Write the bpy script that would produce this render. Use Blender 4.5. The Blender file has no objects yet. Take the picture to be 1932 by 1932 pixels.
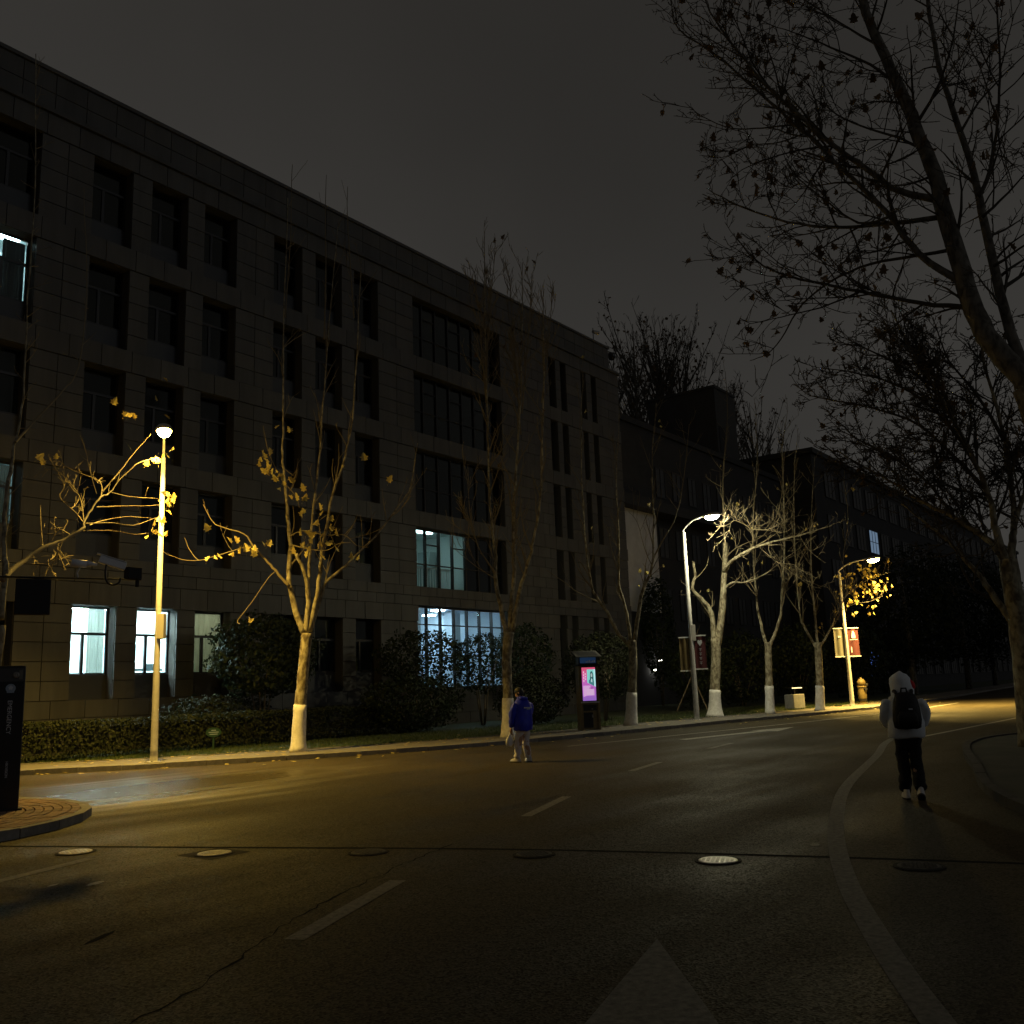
import bpy, math, random
from mathutils import Vector, Matrix, noise
R = random.Random(11)
rad = math.radians
S = bpy.context.scene
COL = S.collection

# ---------------------------------------------------------------- camera, sky, added cool fill, exposure
cd = bpy.data.cameras.new('camera'); cam = bpy.data.objects.new('camera', cd); COL.objects.link(cam)
_up = Vector((-350, 9600, -1786)).normalized()
_x = Vector((1365, -287, -1786)); _x = (_x - _up*_x.dot(_up)).normalized(); _y = _up.cross(_x)
cam.matrix_world = Matrix.Translation((0, 0, 1.65)) @ Matrix((_x, _y, _up)).to_4x4()
cd.sensor_width = 36; cd.lens = 36*1786/1932; cd.clip_start = .1; cd.clip_end = 1500
S.camera = cam
S.render.resolution_x = S.render.resolution_y = 1024
S.view_settings.view_transform = 'Standard'; S.view_settings.look = 'None'
S.view_settings.exposure = 0; S.view_settings.gamma = 1; S.view_settings.use_curve_mapping = False

W = bpy.data.worlds.new('World'); S.world = W; W.use_nodes = True
nt = W.node_tree; nt.nodes.clear()
wo = nt.nodes.new('ShaderNodeOutputWorld'); bg = nt.nodes.new('ShaderNodeBackground')
tc = nt.nodes.new('ShaderNodeTexCoord'); sx = nt.nodes.new('ShaderNodeSeparateXYZ'); cr = nt.nodes.new('ShaderNodeValToRGB')
nz = nt.nodes.new('ShaderNodeTexNoise'); nz.inputs['Scale'].default_value = 1.6; nz.inputs['Detail'].default_value = 3
mm = nt.nodes.new('ShaderNodeMix'); mm.data_type = 'RGBA'; mm.blend_type = 'MULTIPLY'; mm.inputs[0].default_value = 1.0
nt.links.new(tc.outputs['Generated'], sx.inputs[0]); nt.links.new(sx.outputs['Z'], cr.inputs[0]); nt.links.new(tc.outputs['Generated'], nz.inputs['Vector'])
e = cr.color_ramp.elements                      # a clouded town sky at night: grey brown, a little brighter low down
e[0].position = 0; e[0].color = (.0415, .0398, .0368, 1); e[1].position = .75; e[1].color = (.0278, .0258, .0232, 1)
nt.links.new(cr.outputs[0], mm.inputs['A']); cl = nt.nodes.new('ShaderNodeMapRange'); cl.inputs['From Min'].default_value = .3; cl.inputs['From Max'].default_value = .7; cl.inputs['To Min'].default_value = .78; cl.inputs['To Max'].default_value = 1.18; nt.links.new(nz.outputs['Fac'], cl.inputs['Value']); nt.links.new(cl.outputs[0], mm.inputs['B'])
nt.links.new(mm.outputs['Result'], bg.inputs[0]); bg.inputs[1].default_value = 1.0
nt.links.new(bg.outputs[0], wo.inputs[0])

sl = bpy.data.lights.new('cool_fill_sun', 'SUN'); sl.energy = .05; sl.angle = rad(14); sl.color = (.86, .93, 1)  # added cool fill, standing in for an unseen white lamp; not a moon
so = bpy.data.objects.new('cool_fill_sun', sl); COL.objects.link(so)
so.rotation_euler = Vector((-.24, .82, -.19)).to_track_quat('-Z', 'Y').to_euler(); so.location = (0, -5, 40)

# ---------------------------------------------------------------- helpers
def link(o, parent=None):
    COL.objects.link(o)
    if parent: o.parent = parent
    return o

class MB:
    def __init__(s): s.v = []; s.f = []
    def quad(s, *p):
        n = len(s.v); s.v += [tuple(q) for q in p]; s.f.append(tuple(range(n, n+len(p))))
    def box(s, x0, x1, y0, y1, z0, z1):
        n = len(s.v)
        s.v += [(x0,y0,z0),(x1,y0,z0),(x1,y1,z0),(x0,y1,z0),(x0,y0,z1),(x1,y0,z1),(x1,y1,z1),(x0,y1,z1)]
        s.f += [tuple(n+i for i in q) for q in ((0,3,2,1),(4,5,6,7),(0,1,5,4),(1,2,6,5),(2,3,7,6),(3,0,4,7))]
    def bar(s, a, b, w, t):                      # rectangular bar from a to b
        a = Vector(a); b = Vector(b); d = (b-a).normalized()
        u = d.cross(Vector((0,0,1)));  u = u.normalized() if u.length > .01 else Vector((1,0,0)); k = u.cross(d)
        n = len(s.v)
        for p in (a, b):
            for i, j in ((-1,-1),(1,-1),(1,1),(-1,1)): s.v.append(tuple(p+u*i*w/2+k*j*t/2))
        s.f += [tuple(n+i for i in q) for q in ((0,1,2,3),(7,6,5,4),(0,4,5,1),(1,5,6,2),(2,6,7,3),(3,7,4,0))]
    def tube(s, pts, rad_, sides=8, cap=True):
        pts = [Vector(p) for p in pts]; m = len(pts); ref = None; n0 = len(s.v)
        for i, p in enumerate(pts):
            d = (pts[min(i+1, m-1)]-pts[max(i-1, 0)])
            d = d.normalized() if d.length > 1e-6 else Vector((0,0,1))
            if ref is None: ref = Vector((1,0,0)) if abs(d.x) < .8 else Vector((0,1,0))
            u = (ref-d*ref.dot(d)).normalized(); ref = u; w = d.cross(u)
            r = rad_[i] if hasattr(rad_, '__len__') else rad_
            for k in range(sides):
                a = 2*math.pi*k/sides; s.v.append(tuple(p+(u*math.cos(a)+w*math.sin(a))*r))
        for i in range(m-1):
            for k in range(sides):
                a = n0+i*sides+k; b = n0+i*sides+(k+1) % sides; s.f.append((a, b, b+sides, a+sides))
        if cap:
            s.f.append(tuple(n0+k for k in reversed(range(sides)))); s.f.append(tuple(n0+(m-1)*sides+k for k in range(sides)))
    def lathe(s, prof, sides=16, c=(0,0,0)):
        n0 = len(s.v)
        for r, z in prof:
            for k in range(sides):
                a = 2*math.pi*k/sides; s.v.append((c[0]+r*math.cos(a), c[1]+r*math.sin(a), c[2]+z))
        for i in range(len(prof)-1):
            for k in range(sides):
                a = n0+i*sides+k; b = n0+i*sides+(k+1) % sides; s.f.append((a, b, b+sides, a+sides))
        s.f.append(tuple(n0+k for k in reversed(range(sides)))); n1 = n0+(len(prof)-1)*sides; s.f.append(tuple(n1+k for k in range(sides)))
    def prism(s, poly, z0, z1):
        n = len(s.v); m = len(poly)
        s.v += [(p[0], p[1], z0) for p in poly]+[(p[0], p[1], z1) for p in poly]
        s.f.append(tuple(n+i for i in reversed(range(m)))); s.f.append(tuple(n+m+i for i in range(m)))
        for i in range(m): j = (i+1) % m; s.f.append((n+i, n+j, n+m+j, n+m+i))
    def mesh(s, name, mat=None, smooth=False):
        me = bpy.data.meshes.new(name); me.from_pydata(s.v, [], s.f); me.update()
        if smooth: me.polygons.foreach_set('use_smooth', [True]*len(me.polygons))
        if mat: me.materials.append(mat)
        return me
    def build(s, name, mat, parent=None, loc=None, smooth=False):
        o = bpy.data.objects.new(name, s.mesh(name, mat, smooth)); link(o, parent)
        if loc: o.location = loc
        return o

def inst(name, me, parent=None, loc=(0,0,0), rot=(0,0,0), sc=(1,1,1)):
    o = bpy.data.objects.new(name, me); link(o, parent); o.location = loc; o.rotation_euler = rot; o.scale = sc; return o
def thing(name, label, cat, loc=(0,0,0), rz=0, group=None):
    o = bpy.data.objects.new(name, None); link(o); o.location = loc; o.rotation_euler = (0,0,rz); o.empty_display_size = .2
    return tag(o, label, cat, group)
def tag(o, label, cat, group=None):
    o['label'] = label; o['category'] = cat
    if group: o['group'] = group
    return o
def struct(o, kind='structure'): o['kind'] = kind; return o
def bevel(o, w=.01, seg=2):
    m = o.modifiers.new('bevel', 'BEVEL'); m.width = w; m.segments = seg; m.limit_method = 'ANGLE'; return o

# ---------------------------------------------------------------- materials
def mat(name, col, rough=.7, metal=0, var=0, vscale=3, col2=None, bump=0, bscale=40, spec=.5, objrand=0, vmap=None, emit=None, estr=0):
    m = bpy.data.materials.new(name); m.use_nodes = True; t = m.node_tree; b = t.nodes['Principled BSDF']
    b.inputs['Roughness'].default_value = rough; b.inputs['Metallic'].default_value = metal; b.inputs['Specular IOR Level'].default_value = spec
    b.inputs['Base Color'].default_value = (*col, 1)
    g = t.nodes.new('ShaderNodeNewGeometry')
    if var or col2:
        n = t.nodes.new('ShaderNodeTexNoise'); n.inputs['Scale'].default_value = vscale; n.inputs['Detail'].default_value = 6; n.inputs['Roughness'].default_value = .65
        if vmap:
            mp = t.nodes.new('ShaderNodeMapping'); mp.inputs['Scale'].default_value = vmap; t.links.new(g.outputs['Position'], mp.inputs[0]); t.links.new(mp.outputs[0], n.inputs['Vector'])
        else: t.links.new(g.outputs['Position'], n.inputs['Vector'])
        r = t.nodes.new('ShaderNodeValToRGB'); r.color_ramp.elements[0].position = .35; r.color_ramp.elements[1].position = .65
        c2 = col2 or tuple(c*(1-var) for c in col)
        r.color_ramp.elements[0].color = (*c2, 1); r.color_ramp.elements[1].color = (*col, 1)
        t.links.new(n.outputs['Fac'], r.inputs[0]); out = r.outputs[0]
        if objrand:
            oi = t.nodes.new('ShaderNodeObjectInfo'); ad = t.nodes.new('ShaderNodeMath'); ad.operation = 'ADD'
            t.links.new(oi.outputs['Random'], ad.inputs[0]); t.links.new(g.outputs['Random Per Island'], ad.inputs[1])
            fr = t.nodes.new('ShaderNodeMath'); fr.operation = 'FRACT'; t.links.new(ad.outputs[0], fr.inputs[0])
            mr = t.nodes.new('ShaderNodeMapRange'); mr.inputs['To Min'].default_value = 1-objrand; mr.inputs['To Max'].default_value = 1+objrand*.5
            t.links.new(fr.outputs[0], mr.inputs['Value'])
            mx = t.nodes.new('ShaderNodeMix'); mx.data_type = 'RGBA'; mx.blend_type = 'MULTIPLY'; mx.inputs[0].default_value = 1
            t.links.new(out, mx.inputs['A']); t.links.new(mr.outputs[0], mx.inputs['B']); out = mx.outputs['Result']
        t.links.new(out, b.inputs['Base Color'])
    if bump:
        n2 = t.nodes.new('ShaderNodeTexNoise'); n2.inputs['Scale'].default_value = bscale; n2.inputs['Detail'].default_value = 4
        t.links.new(g.outputs['Position'], n2.inputs['Vector'])
        bp = t.nodes.new('ShaderNodeBump'); bp.inputs['Strength'].default_value = bump; bp.inputs['Distance'].default_value = .02
        t.links.new(n2.outputs['Fac'], bp.inputs['Height']); t.links.new(bp.outputs[0], b.inputs['Normal'])
    if emit:
        b.inputs['Emission Color'].default_value = (*emit, 1); b.inputs['Emission Strength'].default_value = estr
    return m

def asphalt():
    m = bpy.data.materials.new('asphalt'); m.use_nodes = True; t = m.node_tree; b = t.nodes['Principled BSDF']; N = t.nodes.new; Lk = t.links.new
    g = N('ShaderNodeNewGeometry')
    big = N('ShaderNodeTexNoise'); big.inputs['Scale'].default_value = .35; big.inputs['Detail'].default_value = 5
    fine = N('ShaderNodeTexVoronoi'); fine.inputs['Scale'].default_value = 70
    mid = N('ShaderNodeTexNoise'); mid.inputs['Scale'].default_value = 9; mid.inputs['Detail'].default_value = 6
    st = N('ShaderNodeMapping'); st.inputs['Rotation'].default_value = (0, 0, rad(-18)); st.inputs['Scale'].default_value = (.12, 1.1, 1)
    streak = N('ShaderNodeTexNoise'); streak.inputs['Scale'].default_value = 1.0; streak.inputs['Detail'].default_value = 4
    Lk(g.outputs['Position'], st.inputs[0]); Lk(st.outputs[0], streak.inputs['Vector'])
    for n in (big, fine, mid): Lk(g.outputs['Position'], n.inputs['Vector'])
    r1 = N('ShaderNodeValToRGB'); r1.color_ramp.elements[0].position = .32; r1.color_ramp.elements[0].color = (.033, .0275, .018, 1); r1.color_ramp.elements[1].position = .7; r1.color_ramp.elements[1].color = (.070, .057, .035, 1)
    ma = N('ShaderNodeMath'); ma.operation = 'ADD'; mb = N('ShaderNodeMath'); mb.operation = 'MULTIPLY'; mb.inputs[1].default_value = .5
    Lk(big.outputs['Fac'], ma.inputs[0]); Lk(streak.outputs['Fac'], ma.inputs[1]); Lk(ma.outputs[0], mb.inputs[0]); Lk(mb.outputs[0], r1.inputs[0])
    vr = N('ShaderNodeValToRGB'); vr.color_ramp.elements[0].color = (.55, .55, .55, 1); vr.color_ramp.elements[1].color = (1.5, 1.5, 1.45, 1)
    Lk(fine.outputs['Color'], vr.inputs[0])
    mx = N('ShaderNodeMix'); mx.data_type = 'RGBA'; mx.blend_type = 'MULTIPLY'; mx.inputs[0].default_value = 1
    Lk(r1.outputs[0], mx.inputs['A']); Lk(vr.outputs[0], mx.inputs['B']); Lk(mx.outputs['Result'], b.inputs['Base Color'])
    rr = N('ShaderNodeMapRange'); rr.inputs['From Min'].default_value = .35; rr.inputs['From Max'].default_value = .65; rr.inputs['To Min'].default_value = .5; rr.inputs['To Max'].default_value = .8
    Lk(mb.outputs[0], rr.inputs['Value'])
    dm = N('ShaderNodeVectorMath'); dm.operation = 'SUBTRACT'; dm.inputs[1].default_value = (10.6,17.2,0); Lk(g.outputs['Position'], dm.inputs[0])      # a damp patch near the paved corner
    dr = N('ShaderNodeMapping'); dr.inputs['Rotation'].default_value = (0,0,rad(30)); dr.inputs['Scale'].default_value = (.2,.3,1); Lk(dm.outputs[0], dr.inputs[0])
    dl = N('ShaderNodeVectorMath'); dl.operation = 'LENGTH'; Lk(dr.outputs[0], dl.inputs[0])
    ds = N('ShaderNodeMath'); ds.operation = 'MULTIPLY_ADD'; ds.inputs[1].default_value = -1.6; Lk(streak.outputs['Fac'], ds.inputs[0]); Lk(dl.outputs['Value'], ds.inputs[2])
    dw = N('ShaderNodeMapRange'); dw.interpolation_type = 'SMOOTHSTEP'; dw.inputs['From Min'].default_value = -.35; dw.inputs['From Max'].default_value = .25; dw.inputs['To Min'].default_value = 1; dw.inputs['To Max'].default_value = 0; Lk(ds.outputs[0], dw.inputs['Value'])
    rm = N('ShaderNodeMix'); rm.data_type = 'FLOAT'; Lk(dw.outputs[0], rm.inputs[0]); Lk(rr.outputs[0], rm.inputs[2]); rm.inputs[3].default_value = .27; Lk(rm.outputs[0], b.inputs['Roughness'])
    bp = N('ShaderNodeBump'); bp.inputs['Strength'].default_value = .55; bp.inputs['Distance'].default_value = .006
    Lk(fine.outputs['Distance'], bp.inputs['Height'])
    b2 = N('ShaderNodeBump'); b2.inputs['Strength'].default_value = .25; b2.inputs['Distance'].default_value = .02; Lk(mid.outputs['Fac'], b2.inputs['Height']); Lk(bp.outputs[0], b2.inputs['Normal'])
    vm = N('ShaderNodeVectorMath'); vm.operation = 'SUBTRACT'; vm.inputs[1].default_value = (.5,.5,.5); Lk(fine.outputs['Color'], vm.inputs[0])
    vs = N('ShaderNodeVectorMath'); vs.operation = 'SCALE'; vs.inputs['Scale'].default_value = .45; Lk(vm.outputs[0], vs.inputs[0]); wk = N('ShaderNodeMapRange'); wk.inputs['To Min'].default_value = .45; wk.inputs['To Max'].default_value = .08; Lk(dw.outputs[0], wk.inputs['Value']); Lk(wk.outputs[0], vs.inputs['Scale'])
    va = N('ShaderNodeVectorMath'); va.operation = 'ADD'; Lk(b2.outputs[0], va.inputs[0]); Lk(vs.outputs[0], va.inputs[1])
    vn = N('ShaderNodeVectorMath'); vn.operation = 'NORMALIZE'; Lk(va.outputs[0], vn.inputs[0]); Lk(vn.outputs[0], b.inputs['Normal']); sq = N('ShaderNodeMapRange'); sq.inputs['To Min'].default_value = .10; sq.inputs['To Max'].default_value = .75; Lk(dw.outputs[0], sq.inputs['Value']); Lk(sq.outputs[0], b.inputs['Specular IOR Level'])
    return m

def bark(name, pale, mid, dark, scale=5):
    m = bpy.data.materials.new(name); m.use_nodes = True; t = m.node_tree; b = t.nodes['Principled BSDF']; N = t.nodes.new; Lk = t.links.new
    g = N('ShaderNodeNewGeometry'); n = N('ShaderNodeTexNoise'); n.inputs['Scale'].default_value = scale; n.inputs['Detail'].default_value = 5; n.inputs['Distortion'].default_value = .6
    mp = N('ShaderNodeMapping'); mp.inputs['Scale'].default_value = (1.6, 1.6, 1); Lk(g.outputs['Position'], mp.inputs[0]); Lk(mp.outputs[0], n.inputs['Vector'])
    r = N('ShaderNodeValToRGB'); r.color_ramp.interpolation = 'LINEAR'; e = r.color_ramp.elements
    e[0].position = .36; e[0].color = (*dark, 1); e[1].position = .62; e[1].color = (*pale, 1); q = e.new(.47); q.color = (*mid, 1)
    Lk(n.outputs['Fac'], r.inputs[0]); Lk(r.outputs[0], b.inputs['Base Color']); b.inputs['Roughness'].default_value = .8; b.inputs['Specular IOR Level'].default_value = .25
    n2 = N('ShaderNodeTexNoise'); n2.inputs['Scale'].default_value = 30; n2.inputs['Detail'].default_value = 5; Lk(mp.outputs[0], n2.inputs['Vector'])
    bp = N('ShaderNodeBump'); bp.inputs['Strength'].default_value = .5; bp.inputs['Distance'].default_value = .015; Lk(n2.outputs['Fac'], bp.inputs['Height']); Lk(bp.outputs[0], b.inputs['Normal'])
    return m

def leafmat(name, c1, c2, trans=.35, rough=.55):
    m = bpy.data.materials.new(name); m.use_nodes = True; t = m.node_tree; N = t.nodes.new; Lk = t.links.new
    b = t.nodes['Principled BSDF']; o = t.nodes['Material Output']; g = N('ShaderNodeNewGeometry'); oi = N('ShaderNodeObjectInfo')
    ad = N('ShaderNodeMath'); ad.operation = 'ADD'; Lk(g.outputs['Random Per Island'], ad.inputs[0]); Lk(oi.outputs['Random'], ad.inputs[1])
    fr = N('ShaderNodeMath'); fr.operation = 'FRACT'; Lk(ad.outputs[0], fr.inputs[0])
    r = N('ShaderNodeValToRGB'); r.color_ramp.elements[0].color = (*c1, 1); r.color_ramp.elements[1].color = (*c2, 1); Lk(fr.outputs[0], r.inputs[0])
    Lk(r.outputs[0], b.inputs['Base Color']); b.inputs['Roughness'].default_value = rough; b.inputs['Specular IOR Level'].default_value = .35
    tr = N('ShaderNodeBsdfTranslucent'); Lk(r.outputs[0], tr.inputs[0]); mx = N('ShaderNodeMixShader'); mx.inputs[0].default_value = trans
    Lk(b.outputs[0], mx.inputs[1]); Lk(tr.outputs[0], mx.inputs[2]); Lk(mx.outputs[0], o.inputs[0])
    return m

def glassmat():
    m = bpy.data.materials.new('window_glass'); m.use_nodes = True; t = m.node_tree; t.nodes.clear(); N = t.nodes.new; Lk = t.links.new
    o = N('ShaderNodeOutputMaterial'); a = N('ShaderNodeBsdfTransparent'); a.inputs[0].default_value = (.86, .93, .92, 1)
    gl = N('ShaderNodeBsdfGlossy'); gl.inputs['Roughness'].default_value = .03; lw = N('ShaderNodeLayerWeight'); lw.inputs[0].default_value = .5; pw_ = N('ShaderNodeMath'); pw_.operation = 'POWER'; pw_.inputs[1].default_value = 4; f = N('ShaderNodeMath'); f.operation = 'MULTIPLY_ADD'; f.inputs[1].default_value = .8; f.inputs[2].default_value = .04; Lk(lw.outputs['Facing'], pw_.inputs[0]); Lk(pw_.outputs[0], f.inputs[0])
    mx = N('ShaderNodeMixShader'); Lk(f.outputs[0], mx.inputs[0]); Lk(a.outputs[0], mx.inputs[1]); Lk(gl.outputs[0], mx.inputs[2]); Lk(mx.outputs[0], o.inputs[0])
    return m

def emat(name, col, s):
    m = bpy.data.materials.new(name); m.use_nodes = True; b = m.node_tree.nodes['Principled BSDF']
    b.inputs['Base Color'].default_value = (*[min(c, .8) for c in col], 1); b.inputs['Emission Color'].default_value = (*col, 1); b.inputs['Emission Strength'].default_value = s
    return m

M = dict(
 asphalt=asphalt(),
 paint=mat('road_paint', (.42,.40,.35), .75, var=.55, vscale=14, bump=.2, bscale=90),
 paintw=mat('worn_road_paint', (.20,.19,.165), .8, var=.6, vscale=18, bump=.2, bscale=90),
 seam=mat('tar_seam', (.010,.010,.009), .95, var=.3, vscale=6, spec=.08),
 ground=mat('soil', (.055,.05,.035), .95, col2=(.03,.032,.018), vscale=1.5, bump=.5, bscale=12),
 lawn=mat('lawn', (.05,.07,.025), .95, col2=(.035,.038,.018), vscale=2, bump=.6, bscale=25),
 kerb=mat('kerb_granite', (.24,.225,.20), .8, var=.35, vscale=8, bump=.3, bscale=60, objrand=.25),
 walk=mat('pavement_slab', (.18,.165,.14), .85, var=.35, vscale=4, bump=.3, bscale=50),
 paver=mat('clay_paver', (.26,.15,.10), .85, col2=(.17,.11,.08), vscale=7, bump=.35, bscale=50, objrand=.35),
 joint=mat('sand_joint', (.07,.055,.04), .95),
 stone=mat('stone_cladding', (.096,.094,.089), .62, col2=(.068,.066,.062), vscale=1.3, bump=.12, bscale=30, objrand=.17, vmap=(1.5,1.5,.22)),
 wallcore=mat('dark_mortar', (.07,.066,.06), .9),
 render_wall=mat('pale_render', (.72,.72,.72), .85, var=.2, vscale=1),
 grey_wall=mat('grey_render', (.045,.045,.047), .9, var=.25, vscale=.7),
 dark_wall=mat('dark_panel', (.035,.034,.032), .7, var=.25, vscale=1),
 roofm=mat('roof_felt', (.06,.06,.06), .9),
 frame=mat('dark_frame', (.016,.016,.017), .45),
 glass=glassmat(),
 spandrel=mat('spandrel_panel', (.045,.047,.05), .5),
 plaster=mat('room_plaster', (.70,.80,.80), .8),
 plaster2=mat('lobby_plaster', (.55,.64,.72), .8),
 roomfloor=mat('room_floor', (.35,.36,.36), .6),
 curtain=leafmat('beige_curtain', (.42,.40,.30), (.46,.44,.33), .5, .9),
 curtain2=leafmat('grey_curtain', (.20,.22,.20), (.22,.24,.22), .4, .9),
 bark=bark('plane_bark', (.42,.38,.27), (.24,.21,.14), (.13,.105,.07)),
 barkd=bark('dark_bark', (.20,.185,.16), (.13,.12,.10), (.07,.062,.05)),
 twig=mat('twig_bark', (.22,.18,.11), .85),
 twigd=mat('dark_twig_bark', (.075,.065,.05), .9),
 wash=mat('whitewash', (.82,.80,.77), .85, col2=(.62,.60,.55), vscale=9, bump=.4, bscale=40),
 leafy=leafmat('dry_plane_leaf', (.50,.38,.12), (.66,.56,.20), .4),
 leafd=leafmat('withered_leaf', (.10,.065,.03), (.16,.10,.045), .25),
 hedge=leafmat('hedge_leaf', (.013,.021,.007), (.036,.042,.014), .2, .75),
 shrub=leafmat('shrub_leaf', (.018,.03,.011), (.04,.055,.018), .2, .6),
 darkleaf=leafmat('dark_evergreen_leaf', (.010,.016,.007), (.02,.028,.011), .15, .8),
 patch=mat('patched_asphalt', (.036,.0345,.032), .85, var=.4, vscale=9, bump=.4, bscale=70, spec=.15),
 stem=mat('shrub_stem', (.15,.12,.08), .9),
 grass=leafmat('grass_blade', (.05,.085,.02), (.09,.12,.03), .3, .6),
 pole=mat('galvanised_pole', (.58,.57,.56), .55, metal=.05, var=.18, vscale=7),
 polebox=mat('pole_box', (.42,.40,.38), .55),
 black=mat('black_metal', (.012,.012,.014), .35),
 blackm=mat('black_matt', (.015,.015,.017), .8),
 white=mat('white_print', (.75,.76,.78), .6),
 print_=mat('print_grey', (.55,.6,.68), .6),
 badge=mat('badge_blue', (.28,.36,.48), .5),
 red=mat('red_banner', (.085,.012,.018), .75, var=.25, vscale=3),
 cream=mat('cream_banner', (.15,.146,.125), .8, var=.2, vscale=3),
 camw=mat('camera_housing', (.74,.78,.84), .4),
 ironp=mat('polished_iron', (.62,.60,.55), .32, metal=.85, var=.2, vscale=20, bump=.3, bscale=60),
 irond=mat('dull_iron', (.045,.043,.04), .7, var=.4, vscale=16, bump=.5, bscale=50),
 kerb_dim=mat('shaded_kerb', (.06,.052,.042), .9, var=.4, vscale=6, bump=.3, bscale=60, objrand=.25),  # kerb granite darkened: the verge's shade is put into its colour
 iron=mat('cast_iron', (.30,.29,.27), .38, metal=.6, var=.4, vscale=16, bump=.5, bscale=50),
 bin=mat('bin_panel', (.17,.125,.05), .6, var=.3, vscale=4),
 green=mat('green_sign', (.012,.05,.028), .7),
 blue=mat('blue_sign', (.02,.07,.20), .5),
 yellow=mat('yellow_coat', (.20,.145,.05), .6, var=.3, vscale=6),
 concrete=mat('concrete', (.36,.36,.37), .85, var=.25, vscale=5),
 wood=mat('stake_wood', (.30,.23,.14), .85),
)
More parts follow.
